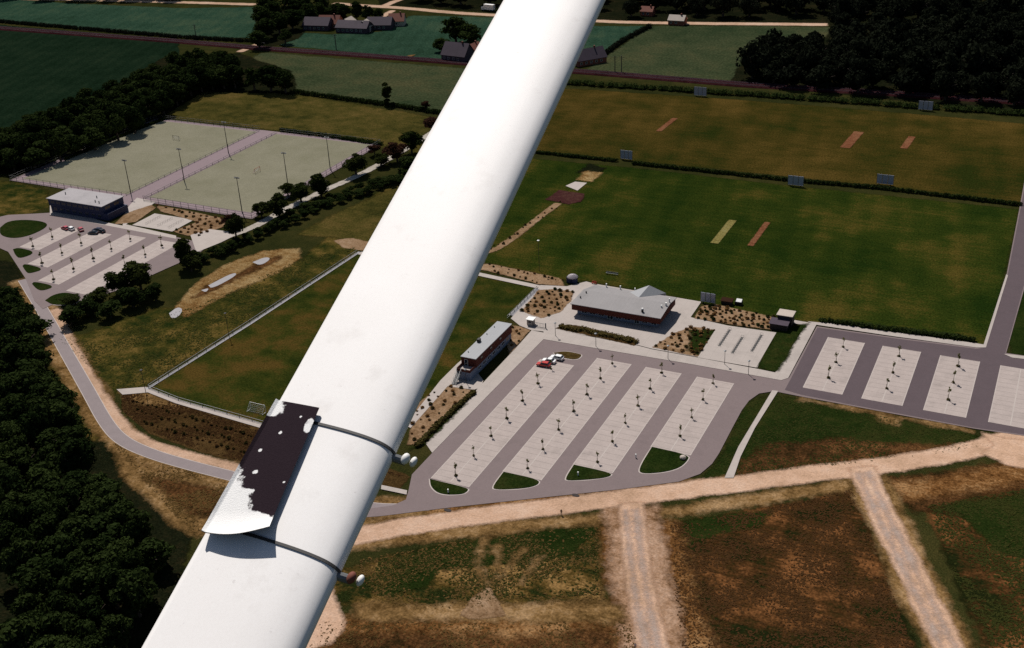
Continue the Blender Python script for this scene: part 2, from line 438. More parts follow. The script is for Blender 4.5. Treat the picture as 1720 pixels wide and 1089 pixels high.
patch('weedy_grass', ats([(1720, 345), (1900, 330), (1900, 640), (1700, 610), (1690, 560)]), .03, 'green', 3, 2)

# ---- middle fields
patch('football_field', ats([(246, 655), (604, 424), (903, 484), (860, 530), (770, 610), (640, 772), (445, 716)]), .035, 'football', 1.5, 2)
patch('weedy_grass', ats([(85, 560), (135, 565), (250, 520), (330, 515), (420, 480), (505, 436), (600, 350), (700, 270), (780, 250), (760, 420), (604, 420), (240, 652), (195, 660), (140, 612)]), .03, 'weedy', 2, 2.5)
patch('meadow', ats([(500, 395), (560, 360), (700, 300), (800, 285), (780, 420), (640, 420), (560, 400)]), .04, 'meadow', 2, 2.5)
patch('bare_sand', ats([(292, 518), (318, 486), (372, 448), (440, 420), (500, 418), (508, 434), (470, 456), (400, 486), (345, 516), (310, 535)]), .05, 'sand', 1.2, 2.5)
for k, (pl) in enumerate(([(350, 480), (392, 458), (400, 462), (356, 486)], [(424, 441), (446, 432), (456, 435), (438, 447)], [(338, 488), (352, 484), (346, 492)], [(284, 527), (298, 516), (308, 520), (300, 533), (288, 536)])):
    sheet('silt_puddle', smooth_line(ats(pl + [pl[0]]), 2)[:-1], .085 + .004 * k, 'puddle')
patch('mud_streak', ats([(330, 500), (345, 482), (470, 428), (478, 432), (380, 478)]), .06, 'mud', 1.0, 1.5)
patch('dry_grass', ats([(560, 404), (590, 400), (625, 408), (612, 422), (575, 416)]), .05, 'bed', 1.0, 1.5)
patch('weedy_grass', ats([(205, 662), (246, 660), (445, 722), (640, 782), (690, 800), (670, 822), (420, 782), (330, 758), (250, 728), (205, 690)]), .03, 'bed_dark', 1.2, 1.5)
patch('planted_strip', ats([(206, 655), (246, 655), (300, 676), (300, 692), (240, 682), (210, 672)]), .045, 'verge', 1.2, 1.5)
patch('weedy_grass', ats([(-60, 300), (20, 306), (84, 318), (84, 345), (40, 362), (0, 372), (-80, 380)]), .03, 'weedy', 2, 2)

# ---- lower fields between the dirt roads
patch('rough_field', ats([(540, 970), (640, 935), (760, 912), (900, 895), (1010, 882), (1018, 1010), (1018, 1022), (700, 1034), (540, 1010)]), .03, 'rough_mix', 1.0, 2)
patch('rough_field', ats([(1120, 880), (1260, 862), (1430, 822), (1465, 905), (1560, 1130), (1150, 1150), (1130, 960)]), .03, 'rough_red', 1.2, 2.5)
patch('rough_field', ats([(1540, 840), (1800, 805), (1840, 1140), (1680, 1140), (1600, 960)]), .03, 'rough_red', 1.2, 2.5)
patch('weedy_grass', ats([(1126, 880), (1200, 868), (1300, 856), (1280, 884), (1200, 900), (1150, 918)]), .045, 'green', 1.2, 2)
patch('weedy_grass', ats([(1600, 850), (1800, 815), (1820, 960), (1680, 930)]), .045, 'green', 1.2, 2)
patch('bare_earth', ats([(1500, 806), (1720, 770), (1800, 760), (1800, 812), (1600, 835), (1540, 860)]), .04, 'mud', 1.2, 2.5)
patch('bare_earth', ats([(500, 1050), (700, 1038), (1060, 1050), (1080, 1150), (470, 1150)]), .04, 'mud', 1.2, 2.5)
patch('green_corner', ats([(700, 925), (900, 892), (1000, 888), (960, 935), (830, 950), (740, 960), (720, 985), (640, 1000)]), .045, 'green', 1.0, 2.5)
patch('green_triangle', ats([(1252, 676), (1300, 662), (1420, 688), (1500, 702), (1636, 728), (1668, 750), (1600, 770), (1430, 780), (1330, 800), (1175, 806), (1215, 765)]), .035, 'green', 1.2, 1.0)
patch('dry_grass', ats([(1290, 745), (1400, 735), (1560, 750), (1640, 742), (1600, 772), (1430, 784), (1240, 804), (1250, 780)]), .05, 'mud', 1.2, 2.5)

patch('dry_grass', ats([(195, 752), (260, 782), (410, 820), (400, 850), (330, 905), (290, 880), (240, 830), (200, 790)]), .042, 'verge', 1.2, 2.5)
patch('dry_grass', ats([(240, 800), (300, 805), (400, 832), (350, 870), (300, 850)]), .05, 'mud', 1.2, 2.5)
patch('dry_grass', ats([(96, 580), (120, 640), (160, 710), (185, 748), (150, 740), (110, 690), (86, 620)]), .045, 'weedy', 1.2, 2.5)
# ---- wood floors
patch('woodland_floor', ats([(-200, 420), (20, 440), (60, 500), (85, 580), (150, 700), (190, 770), (240, 830), (320, 900), (300, 1000), (180, 1200), (-500, 1200)]), .04, 'soil', 3, 3)
patch('woodland_floor', ats([(-140, 310), (80, 285), (230, 222), (340, 155), (500, 158), (490, 120), (400, 90), (280, 95), (130, 180), (-140, 270)]), .045, 'soil', 3, 3)
patch('woodland_floor', ats([(1225, 140), (1720, 190), (2100, 220), (2100, -40), (1560, -60), (1400, 20), (1390, 62), (1255, 92)]), .045, 'soil', 6, 5)
patch('woodland_floor', ats([(430, 14), (560, 8), (570, 30), (520, 44), (500, 66), (440, 84), (428, 60)]), .05, 'soil', 4, 4)
patch('woodland_floor', ats([(640, 8), (860, 24), (1000, 34), (1420, 42), (1420, -140), (560, -140)]), .05, 'soil', 8, 5)

# ---- roads and tracks of bare earth
patch('dirt_road', band(smooth_line(ats([(300, 1010), (470, 945), (610, 895), (800, 868), (1000, 843), (1200, 818), (1400, 792), (1560, 772), (1650, 752), (1720, 728), (1800, 700)]), 2), 6.6), .08, 'dirt', .8, 1.6)
patch('dry_verge', band(smooth_line(ats([(560, 884), (700, 868), (850, 846), (1000, 829), (1130, 818), (1230, 806)]), 2), 3.4), .055, 'verge', .8, 2)
patch('dry_verge', band(smooth_line(ats([(560, 922), (700, 902), (900, 880), (1040, 868), (1200, 852), (1430, 812)]), 2), 4.2), .055, 'verge', .8, 2)
patch('dirt_road', band(smooth_line(ats([(1060, 845), (1064, 900), (1076, 990), (1096, 1089), (1130, 1240)]), 2), 6.0), .084, 'dirt', .8, 1.6)
patch('orange_verge', band(smooth_line(ats([(1072, 880), (1086, 960), (1104, 1040), (1130, 1130)]), 2), 19.0), .048, 'orange_earth', 1.0, 3)
patch('orange_verge', ats([(1500, 812), (1600, 796), (1720, 776), (1800, 765), (1800, 800), (1640, 822), (1530, 840)]), .05, 'orange_earth', 1.0, 3)
patch('orange_verge', ats([(540, 1040), (800, 1030), (1010, 1022), (1050, 1050), (900, 1062), (560, 1066)]), .052, 'orange_earth', 1.0, 3)
patch('orange_verge', band(ats([(640, 870), (760, 856), (900, 841), (1040, 826), (1150, 814)]), 2.4), .06, 'orange_earth', .8, 3)
patch('dry_verge', band(ats([(1345, 670), (1415, 683), (1500, 699), (1636, 726)]), 1.6), .06, 'verge', .8, 2)
patch('dry_verge', ats([(1470, 694), (1520, 704), (1510, 716), (1480, 708)]), .062, 'verge', .8, 2)
patch('dry_verge', band(smooth_line(ats([(1062, 850), (1068, 920), (1080, 1000), (1096, 1089), (1130, 1240)]), 2), 13.0), .06, 'pink_sand', .9, 2.5)
patch('dirt_road', band(smooth_line(ats([(1446, 785), (1475, 850), (1520, 940), (1570, 1040), (1600, 1100), (1660, 1230)]), 2), 6.2), .088, 'dirt', .8, 1.6)
patch('dry_verge', band(smooth_line(ats([(1456, 800), (1485, 860), (1520, 940), (1575, 1050), (1660, 1230)]), 2), 9.5), .06, 'verge', .9, 2.5)
patch('sand_patch', ats([(520, 1000), (560, 990), (580, 1050), (560, 1080), (500, 1100), (440, 1120)]), .09, 'dirt', .8, 1.8)
patch('sand_patch', ats([(800, 1000), (822, 985), (836, 1012), (850, 1036), (790, 1042), (770, 1034)]), .092, 'bed', .8, 1.8)
patch('dry_verge', ats([(600, 1018), (1016, 1012), (1050, 1024), (1050, 1046), (700, 1040), (600, 1042)]), .065, 'verge', 1, 2)
patch('dirt_road', ats([(1648, 727), (1690, 737), (1760, 742), (1740, 790), (1690, 782), (1650, 762), (1668, 748)]), .09, 'dirt', .8, 1.6)
for k, ln in enumerate(([(828, 990), (838, 950), (832, 920)], [(836, 985), (850, 955), (880, 925)], [(822, 985), (800, 940), (816, 905)], [(870, 985), (890, 960), (905, 935)])):
    patch('wheel_track', band(smooth_line(ats(ln), 2), .7), .096 + .004 * k, 'verge', .4, .8)
for off in (-1.3, 1.1):
    for ln in ([(1060, 858), (1064, 900), (1076, 990), (1096, 1089), (1130, 1240)], [(1450, 795), (1475, 850), (1520, 940), (1570, 1040), (1600, 1100), (1660, 1230)]):
        c = smooth_line(ats(ln), 2); bb = band(c, abs(off) * 2); nh = len(c)
        side = bb[:nh] if off > 0 else bb[nh:][::-1]
        patch('wheel_rut', band(side, .55), .10, 'rut', .5, .8)
# far pale roads
patch('country_road', band(smooth_line(ats([(-200, -6), (0, -2), (220, 2), (430, 8)]), 1), 7), .10, 'dirt', 2, 2)
patch('country_road', band(smooth_line(ats([(560, 6), (610, 10), (680, 14), (760, 22), (850, 27), (1010, 37), (1160, 40), (1300, 41), (1390, 42)]), 1), 7), .104, 'dirt', 2, 2)
patch('farm_track', band(ats([(640, 13), (660, 4), (700, -10)]), 6), .10, 'dirt', 2, 2)
patch('farm_track', band(ats([(640, 30), (660, 18)]), 5), .108, 'dirt', 2, 2)
patch('farm_track', band(ats([(402, 88), (440, 72)]), 5), .10, 'dirt', 2, 2)
patch('farm_track', band(ats([(676, 101), (694, 93)]), 2.5), .24, 'sand', 1.5, 1)

# ---- asphalt road with verges on the left
ROADL = smooth_line(ats([(40, 470), (72, 522), (110, 590), (150, 660), (178, 712), (205, 742), (255, 764), (320, 783), (400, 803), (520, 835), (640, 858), (720, 850)]), 3)
patch('dry_verge', band(ROADL, 9.5), .05, 'verge', 1.0, 2.5)
patch('sandy_shoulder', band(smooth_line(ats([(92, 520), (120, 582), (162, 655), (200, 712), (240, 744), (320, 768), (410, 790), (520, 820)]), 3), 3.4), .055, 'dirt', .8, 1.6)
sheet('asphalt_road', band(ROADL, 3.6), .10, 'road')
sheet('road_edge_strip', band([p + Vector((0, 0)) for p in ROADL], 4.0), .095, 'kerb')

# ---- the main car park
LOT = ats([(913, 571), (1000, 586), (1150, 611), (1312, 640), (1325, 636), (1372, 549), (1500, 567), (1640, 585)])
LOT += ats([(1652, 583), (1690, 465), (1712, 352), (1740, 200), (1800, 205), (1765, 350), (1722, 480), (1690, 594), (1760, 604), (1790, 748), (1720, 733), (1636, 721), (1495, 695), (1415, 680), (1340, 666), (1300, 658), (1275, 662), (1258, 674), (1246, 690), (1232, 716), (1208, 762), (1196, 780), (1176, 797), (1140, 810), (1040, 823), (900, 838), (760, 853), (640, 868), (612, 870), (600, 858), (660, 850), (682, 840), (687, 822), (692, 798), (726, 762), (825, 660)])
sheet('car_park_asphalt', LOT, .11, 'asphalt')
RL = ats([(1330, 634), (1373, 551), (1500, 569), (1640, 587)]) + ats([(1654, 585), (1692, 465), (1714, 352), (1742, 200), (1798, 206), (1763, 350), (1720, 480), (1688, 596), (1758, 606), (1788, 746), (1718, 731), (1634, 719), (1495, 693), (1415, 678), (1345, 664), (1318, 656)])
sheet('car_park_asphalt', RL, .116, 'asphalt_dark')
BLOCKS = [(-124.8, 205.7, 272.0), (-109.4, 215.1, 278.6), (-94.2, 224.5, 278.6), (-78.8, 239.2, 278.4), (-49.9, 283.0, 315.2), (-34.0, 282.8, 315.3), (-17.9, 282.6, 315.2), (-1.7, 282.5, 315.0)]
for i, (x, y0, y1) in enumerate(BLOCKS):
    sheet('parking_bays', rect(x - 5.15, x + 5.15, y0, y1), .125, 'bay')
    sheet('bay_kerb_line', rect(x - .16, x + .16, y0 + .4, y1 - .4), .131, 'kerb')
    for s in (-1, 1):
        sheet('bay_edge_line', rect(x + s * 5.28 - .13, x + s * 5.28 + .13, y0, y1), .129, 'kerb')
# grass islands with a low kerb
def island(pts, mat='island', z=.20):
    pts = smooth_line(pts + [pts[0]], 2)[:-1]
    c = sum((Vector(p) for p in pts), Vector((0, 0))) / len(pts)
    outer = [c + (Vector(p) - c) * (1 + .35 / max((Vector(p) - c).length, 1)) for p in pts]
    b = MB(); b.prism(outer, .06, z - .03)
    if sum(outer[i].cross(outer[(i + 1) % len(outer)]) for i in range(len(outer))) < 0: b = MB(); b.prism(outer[::-1], .06, z - .03)
    structure(b.build('island_kerb', 'kerb'))
    sheet('grass_island', pts, z, mat)
island(ats([(722, 806), (786, 821), (786, 826), (776, 832), (740, 832), (724, 820)]))
island(ats([(846, 794), (906, 807), (904, 816), (880, 822), (830, 824), (828, 818)]))
island(ats([(964, 782), (1028, 796), (1024, 802), (1000, 806), (952, 809), (950, 804)]))
island(ats([(1095, 752), (1158, 766), (1154, 776), (1140, 788), (1112, 795), (1078, 797), (1072, 790)]))
island(ats([(930, 594), (950, 591), (975, 596), (977, 599), (968, 606), (940, 601)]), 'island_bed')
for k, (x, y, sx) in enumerate(((752, 858, 9), (967, 833, 12))):
    p = at(x, y); pts = [p.to_2d() + Vector((math.cos(a) * 1.0, math.sin(a) * .55)) for a in np.linspace(0, 2 * math.pi, 14)[:-1]]
    sheet('drain_hollow', pts, .135, 'dark')

# ---- concrete paths and plaza
sheet('concrete_path', ats([(893, 556), (913, 560), (913, 571), (825, 660), (726, 762), (715, 746), (770, 690), (806, 650), (870, 582)]), .15, 'concrete')
sheet('concrete_path', ats([(913, 558), (930, 555), (1072, 582), (1095, 588), (1172, 602), (1268, 620), (1302, 627), (1356, 543), (1372, 545), (1324, 636), (1312, 640), (1150, 611), (1000, 586), (913, 571)]), .154, 'concrete')
sheet('concrete_path', ats([(1356, 541), (1400, 545), (1500, 559), (1640, 578), (1652, 580), (1690, 462), (1693, 464), (1656, 585), (1640, 585), (1500, 566), (1372, 547)]), .158, 'concrete')
sheet('concrete_path', ats([(1686, 596), (1700, 597), (1790, 608), (1790, 612), (1700, 602)]), .158, 'concrete')
sheet('clubhouse_plaza', ats([(908, 480), (952, 482), (985, 474), (1000, 478), (1131, 500), (1178, 508), (1160, 534), (1240, 552), (1302, 560), (1272, 619), (1172, 601), (1095, 587), (1072, 581), (930, 555), (913, 558), (893, 556), (873, 548), (858, 536)]), .146, 'concrete')
sheet('concrete_path', ats([(740, 640), (768, 612), (782, 600), (812, 640), (808, 652), (796, 656), (752, 650), (690, 720), (680, 716)]), .142, 'concrete')
sheet('concrete_path', ats([(1297, 657), (1307, 658), (1268, 720), (1244, 768), (1232, 804), (1217, 804), (1240, 752), (1264, 712)]), .16, 'concrete')
sheet('concrete_path', ats([(1335, 539), (1358, 543), (1356, 548), (1330, 544)]), .162, 'concrete')
sheet('gravel_path', ats([(641, 816), (684, 825), (683, 832), (640, 823)]), .15, 'concrete')
# path round the football field
sheet('field_path', band(ats([(246, 655), (300, 676), (445, 718), (640, 776)]), 2.0), .12, 'concrete')
sheet('field_path', ats([(196, 655), (246, 651), (252, 660), (206, 664)]), .124, 'concrete')
sheet('field_path', band(ats([(246, 655), (420, 545), (604, 424)]), 1.1), .128, 'puddle')
sheet('field_path', band(ats([(604, 426), (760, 452), (905, 483)]), 2.4), .132, 'concrete')
sheet('field_path', band(ats([(903, 486), (858, 531)]), 1.5), .165, 'puddle')
patch('planted_strip', ats([(770, 440), (830, 446), (940, 468), (950, 482), (905, 478), (820, 456), (760, 446)]), .12, 'bed', .8, 1)
patch('planted_strip', band(ats([(800, 430), (836, 418), (868, 396), (905, 366), (938, 342)]), 3.0), .06, 'bed', .8, 1.2)
# beds
BEDS = {
 'a': ats([(876, 524), (905, 488), (935, 487), (964, 492), (958, 508), (940, 526), (910, 536)]),
 'b': ats([(933, 553), (945, 547), (970, 548), (1066, 570), (1072, 577), (1066, 582), (1020, 572)]),
 'c': ats([(1096, 585), (1130, 562), (1160, 550), (1202, 556), (1172, 600), (1140, 594)]),
 'd': ats([(1166, 536), (1178, 516), (1200, 512), (1300, 534), (1302, 556), (1240, 548)]),
 'e': ats([(1302, 556), (1355, 546), (1306, 626), (1270, 618)]),
 'f': ats([(684, 748), (701, 679), (743, 648), (768, 651), (796, 657), (712, 746)]),
 'h': ats([(858, 548), (872, 549), (890, 556), (868, 582), (856, 596), (850, 570)]),
}
patch('shrub_bed', BEDS['a'], .17, 'bed', .6, .8)
patch('shrub_bed', BEDS['b'], .174, 'bed_dark', .5, .8)
patch('shrub_bed', BEDS['c'], .178, 'bed', .6, .8)
patch('shrub_bed', BEDS['d'], .17, 'bed', .6, .8)
patch('lawn', BEDS['e'], .17, 'green', .8, .8)
patch('lawn', ats([(1152, 590), (1160, 556), (1204, 556), (1172, 600)]), .184, 'green', .6, .8)
patch('shrub_bed', BEDS['f'], .08, 'bed', .6, 1)
patch('grass_strip', ats([(690, 756), (795, 660), (800, 660), (716, 748)]), .165, 'green', .6, 1)
patch('shrub_bed', BEDS['h'], .165, 'bed', .6, .8)
# bicycle stands on pale slabs
sheet('cycle_slab', ats([(1203, 553), (1206, 546), (1304, 560), (1270, 619), (1172, 602)]), .19, 'concrete')
# sloping yard marks in front of the cycle slab
# cricket squares and practice area
for nm, x0, x1, y0, y1, mt in (('cricket_pitch', -109.2, -106.3, 372.5, 395.8, 'strip_yellow'), ('cricket_pitch', -96.3, -94.2, 374.5, 398.0, 'strip_red')):
    patch(nm, rect(x0, x1, y0, y1), .07, mt, .5, .6)
for a, b, w, mt in (((1106, 221), (1134, 199), 2.6, 'strip_red'), ((1419, 249), (1443, 222), 4.2, 'strip_red'), ((1518, 250), (1532, 230), 3.0, 'strip_red')):
    patch('cricket_pitch', band(ats([a, b]), w), .07, mt, .6, .8)
patch('gravel_plot', ats([(918, 336), (940, 320), (982, 326), (975, 340), (955, 344)]), .07, 'redgravel', .7, 1)
patch('gravel_plot', ats([(970, 290), (990, 276), (1018, 283), (1006, 292)]), .07, 'soil', .7, 1)
sheet('practice_slab', ats([(950, 313), (966, 306), (986, 308), (970, 321)]), .10, 'concrete')
patch('practice_sand', ats([(966, 303), (982, 288), (1012, 291), (994, 306)]), .075, 'sand', .5, .8)

# ---- hockey ground and its car park
sheet('hockey_surround', [(-418, 338), (-284, 336), (-284, 434), (-418, 434)], .06, 'purple')
for x0, x1 in ((-413.5, -353.0), (-341.5, -288.5)):
    sheet('hockey_pitch', rect(x0, x1, 341.5, 431), .08, 'turf_sand')
sheet('hockey_walk', rect(-351.8, -342.6, 322, 434), .09, 'purple')
sheet('hockey_yard', ats([(84, 346), (110, 352), (176, 374), (206, 380), (212, 352), (230, 333), (262, 340), (232, 362), (212, 378), (296, 397), (296, 402), (170, 378), (84, 362)]), .115, 'concrete')
HL = ats([(-60, 378), (14, 362), (56, 360), (90, 358), (180, 378), (300, 400), (352, 412), (330, 430), (280, 452), (200, 488), (140, 506), (100, 508), (72, 520), (58, 506), (44, 470), (14, 424), (-40, 400)])
sheet('hockey_car_park', HL, .11, 'asphalt')
HB = [(-347.6, 282, 304), (-331.8, 271, 304), (-316.3, 261, 306), (-300.0, 258, 306)]
for x, y0, y1 in HB:
    sheet('parking_bays', rect(x - 5, x + 5, y0, y1), .125, 'bay')
    sheet('bay_kerb_line', rect(x - .16, x + .16, y0 + .4, y1 - .4), .131, 'kerb')
sheet('cycle_slab', rect(-326, -305.8, 314.5, 327.5), .13, 'concrete')
patch('shrub_bed', ats([(192, 378), (210, 360), (255, 345), (262, 350), (228, 374)]), .135, 'bed', .8, 1)
patch('shrub_bed', ats([(262, 346), (300, 352), (395, 372), (370, 384), (335, 398), (312, 396), (290, 390), (332, 374), (270, 356)]), .135, 'bed', .8, 1)
sheet('concrete_path', ats([(320, 396), (352, 386), (385, 390), (392, 398), (372, 408), (330, 425)]), .14, 'concrete')
patch('white_path', band(smooth_line(ats([(370, 402), (425, 384), (470, 357), (530, 328), (560, 314), (600, 297), (650, 270), (690, 246), (740, 215)]), 2), 3.8), .12, 'pale_path', .8, 1)
island(ats([(0, 384), (14, 372), (50, 370), (80, 375), (78, 384), (48, 398), (20, 402), (0, 396)]), 'island', .19)
island(ats([(22, 420), (32, 417), (62, 425), (34, 436), (26, 430)]), 'island', .19)
island(ats([(38, 448), (42, 444), (76, 453), (50, 461), (44, 458)]), 'island', .19)
island(ats([(54, 478), (58, 474), (94, 482), (72, 490), (62, 487)]), 'island', .19)
island(ats([(76, 506), (90, 496), (112, 492), (134, 498), (130, 512), (90, 514)]), 'island', .19)

# ---- railway: ballast bed and rails
RAIL = [(-900, 577), (-700, 574), (-500, 573), (-300, 572), (-100, 572), (100, 574), (400, 580)]
RAIL = [(at(x, y).x, at(x, y).y) for x, y in ((-80, 42), (300, 70), (440, 82), (600, 93), (800, 108), (1000, 123), (1250, 143), (1500, 158), (1800, 178))]
rb = MB()
n = len(RAIL)
L0 = band(RAIL, 9.5); L1 = band(RAIL, 7.5)
vs = [(p.x, p.y, .05) for p in L0[:n]] + [(p.x, p.y, .6) for p in L1[:n]] + [(p.x, p.y, .6) for p in L1[n:][::-1]] + [(p.x, p.y, .05) for p in L0[n:][::-1]]
rb.add(vs, [(k * n + i, k * n + i + 1, (k + 1) * n + i + 1, (k + 1) * n + i)[::-1] for k in range(3) for i in range(n - 1)])
structure(rb.build('railway_bed', 'ballast'))
for off in (-2.7, -1.2, 1.2, 2.7):
    pts = band(RAIL, abs(off) * 2); side = pts[:n] if off > 0 else pts[n:][::-1]
    t = MB()
    for a, b in zip(side, side[1:]):
        d = (b - a).normalized(); nn = Vector((-d.y, d.x)) * .08
        t.add([(a.x - nn.x, a.y - nn.y, .60), (b.x - nn.x, b.y - nn.y, .60), (b.x + nn.x, b.y + nn.y, .60), (a.x + nn.x, a.y + nn.y, .60),
               (a.x - nn.x, a.y - nn.y, .76), (b.x - nn.x, b.y - nn.y, .76), (b.x + nn.x, b.y + nn.y, .76), (a.x + nn.x, a.y + nn.y, .76)],
              [(4, 5, 6, 7), (0, 1, 5, 4), (2, 3, 7, 6)])
    structure(t.build('rail', 'tile_purple'))
# ================================================================== BUILDINGS
def windows(parent, spec, axis, face, outward, mat='glass', fmat='frame', name='window'):
    """spec = [(a0, a1, z0, z1)] along the wall; axis 0: wall runs along x at y=face; axis 1: along y at x=face"""
    for a0, a1, z0, z1 in spec:
        f = MB(); p = MB(); t = .07
        lo, hi = sorted((face + outward * .005, face + outward * .07)); plo, phi_ = sorted((face + outward * .004, face + outward * .035))
        def bx(b, u0, u1, w0, w1, q0, q1):
            if axis == 0: b.box(u0, u1, q0, q1, w0, w1)
            else: b.box(q0, q1, u0, u1, w0, w1)
        bx(f, a0, a1, z0, z0 + t, lo, hi); bx(f, a0, a1, z1 - t, z1, lo, hi)
        bx(f, a0, a0 + t, z0 + t, z1 - t, lo, hi); bx(f, a1 - t, a1, z0 + t, z1 - t, lo, hi)
        if a1 - a0 > 1.6: bx(f, (a0 + a1) / 2 - t / 2, (a0 + a1) / 2 + t / 2, z0 + t, z1 - t, lo, hi)
        o = f.build(name, fmat, parent)
        bx(p, a0 + t, a1 - t, z0 + t, z1 - t, plo, phi_)
        p.build('pane', mat, o)

# ---- main clubhouse (grey roof, red-brown fascia, pale base, cross gable at the back right)
cx0, cx1, cy0, cy1 = -133.2, -103.2, 301.6, 317.0
t = thing('clubhouse', 'large clubhouse with grey low-pitched roof, red-brown fascia and cross gable by the car park', 'building', (0, 0, .14))
w = MB(); w.prism([(cx0 + 1.6, cy0 + 1.9), (cx1 - 1.6, cy0 + 1.9), (cx1 - 1.6, cy1 - 1.0), (cx0 + 3.4, cy1 - 1.0), (cx0 + 1.6, cy1 - 4.5)], 0, 2.0)
w.build('wall', 'blue_white', t)
f = MB(); FO = [(cx0 + .35, cy0 + .35), (cx1 - .35, cy0 + .35), (cx1 - .35, cy1 - .35), (cx0 + 2.4, cy1 - .35), (cx0 + .35, cy1 - 4.2)]
f.prism(FO, 2.0, 4.0); f.build('fascia', 'brick', t)
RO = [(cx0, cy0), (cx1, cy0), (cx1, cy1), (cx0 + 2.2, cy1), (cx0, cy1 - 4.4)]
ridge = 5.0; ym = cy0 + 9.0
r = MB()
r.add([(cx0, cy0, 4.0), (cx1, cy0, 4.0), (cx1, ym, ridge), (cx0 + 1.2, ym, ridge), (cx1, cy1, 4.15), (cx0 + 2.2, cy1, 4.15), (cx0, cy1 - 4.4, 4.12),
       (cx0, cy0, 4.18), (cx1, cy0, 4.18), (cx1, ym, ridge + .18), (cx0 + 1.2, ym, ridge + .18), (cx1, cy1, 4.33), (cx0 + 2.2, cy1, 4.33), (cx0, cy1 - 4.4, 4.3)],
      [(7, 8, 9, 10), (10, 9, 11, 12), (7, 10, 13), (10, 12, 13), (0, 1, 8, 7), (1, 2, 9, 8), (2, 4, 11, 9), (4, 5, 12, 11), (5, 6, 13, 12), (6, 0, 7, 13), (3, 2, 1, 0), (5, 4, 2, 3), (6, 5, 3), (0, 6, 3)])
ro = r.build('roof', 'roof', t)
gx = cx1 - 8.2; gw = 5.6
g = MB()
gA, gB, gC, gD = at(1090.5, 479.4, 7.0), at(1069.7, 503.5, 4.85), at(1058, 491, 4.7), at(1118.6, 492.5, 4.5)
gA, gB, gC, gD = (Vector((q.x, q.y, q.z - .14)) for q in (gA, gB, gC, gD))
dn = Vector((0, 0, -.9))
gE = Vector((gD.x - .4, gA.y + .3, 4.1)); gF = Vector((gC.x + .2, gA.y + .3, 4.1))
g.add([gA, gB, gC, gD, gB + dn, gC + dn, gD + dn], [(1, 0, 2), (1, 3, 0), (2, 0, 3), (2, 5, 4, 1), (1, 4, 6, 3), (3, 6, 5, 2), (4, 5, 6)])
g.build('gable_roof', 'roof_light', ro)
for nm, x, y, h, rr, mt in (('chimney', cx1 - 6.6, cy0 + 2.0, 1.0, .38, 'black'), ('vent', cx0 + 2.4, cy0 + 7.5, .6, .22, 'black'), ('vent', cx0 + 1.8, cy0 + 4.2, .6, .22, 'black'),
                           ('vent', cx0 + 6.4, cy1 - .5, 1.2, .22, 'white'), ('vent', cx0 + 11.2, cy1 - .5, 1.2, .22, 'white'), ('vent', cx0 + 16.2, cy1 - .5, 1.2, .22, 'white'),
                           ('vent', cx1 - .9, cy0 + 7.6, 1.0, .3, 'white'), ('vent', cx1 - .7, cy0 + 10.2, 1.3, .2, 'white'), ('vent', cx1 - 1.9, cy0 + 6.2, .8, .25, 'white')):
    zr = 4.1 + (ridge - 4.0) * (1 - abs(y - ym) / 9.0)
    c = MB(); c.tube((x, y, zr - .2), (x, y, zr + h), rr, n=8); co = c.build(nm, mt, ro)
    if nm == 'chimney':
        k = MB(); k.tube((x, y, zr + h), (x, y, zr + h + .35), rr * 1.15, rr * .8, 8); k.build('cap', 'white', co)
windows(t, [(cx0 + 3 + 2.9 * i, cx0 + 4.9 + 2.9 * i,   .7, 1.85) for i in (0, 1, 2, 4, 5, 7, 8)], 0, cy0 + 1.9, -1)
windows(t, [(cx0 + 11.8, cx0 + 13.7, .1, 1.9), (cx0 + 20.8, cx0 + 22.4, .1, 1.9)], 0, cy0 + 1.9, -1, 'glass', 'white', 'door')
windows(t, [(cy0 + 3, cy0 + 5, .7, 1.85), (cy0 + 7, cy0 + 9, .7, 1.85), (cy0 + 11, cy0 + 13, .7, 1.85)], 1, cx1 - 1.6, 1)

# ---- changing-room block with outside stair
bx0, bx1, by0, by1 = -148.2, -143.2, 256.2, 280.2
t = thing('changing_block', 'long two-storey block with flat grey roof, brick-red upper wall and outside stair', 'building', (0, 0, .14))
w = MB(); w.box(bx0 + .3, bx1 - .3, by0 - 3.4, by1 - .3, 0, 2.6); w.build('wall', 'blue_white', t)
u = MB(); u.box(bx0 + .1, bx1 - .1, by0 + .1, by1 - .1, 2.6, 5.3); u.build('upper_wall', 'brick', t)
bp_ = MB(); bp_.box(bx0 + .3, bx0 + .42, by0 - 3.4, by0 + .1, 2.6, 3.5).box(bx0 + .42, bx1 - .3, by0 - 3.4, by0 - 3.28, 2.6, 3.5).box(bx1 - .42, bx1 - .3, by0 - 3.28, by0 + .1, 2.6, 3.5)
bp_.build('parapet', 'brick', t)
tf = MB(); tf.box(bx0 + .42, bx1 - .42, by0 - 3.28, by0 + .1, 2.6, 2.68); tf.build('terrace', 'concrete', t)
r = MB(); r.box(bx0, bx1, by0, by1, 5.3, 5.52); ro = r.build('roof', 'roof_light', t)
c = MB(); c.box(bx0 + .5, bx0 + 1.3, by0 + 9.4, by0 + 10.6, 5.52, 6.5); c.build('chimney', 'black', ro)
for yv in (by0 + 3, by0 + 15, by0 + 20):
    c = MB(); c.tube((bx0 + 1, yv, 5.52), (bx0 + 1, yv, 5.9), .15); c.build('vent', 'steel', ro)
windows(t, [(by0 + 1.5 + 3.1 * i, by0 + 3.4 + 3.1 * i, 1.2, 2.2) for i in range(7)], 1, bx1 - .3, 1)
windows(t, [(by0 + 3.0 + 6.2 * i, by0 + 4.4 + 6.2 * i, 3.9, 4.7) for i in range(3)], 1, bx1 - .1, 1, 'glass', 'dark')
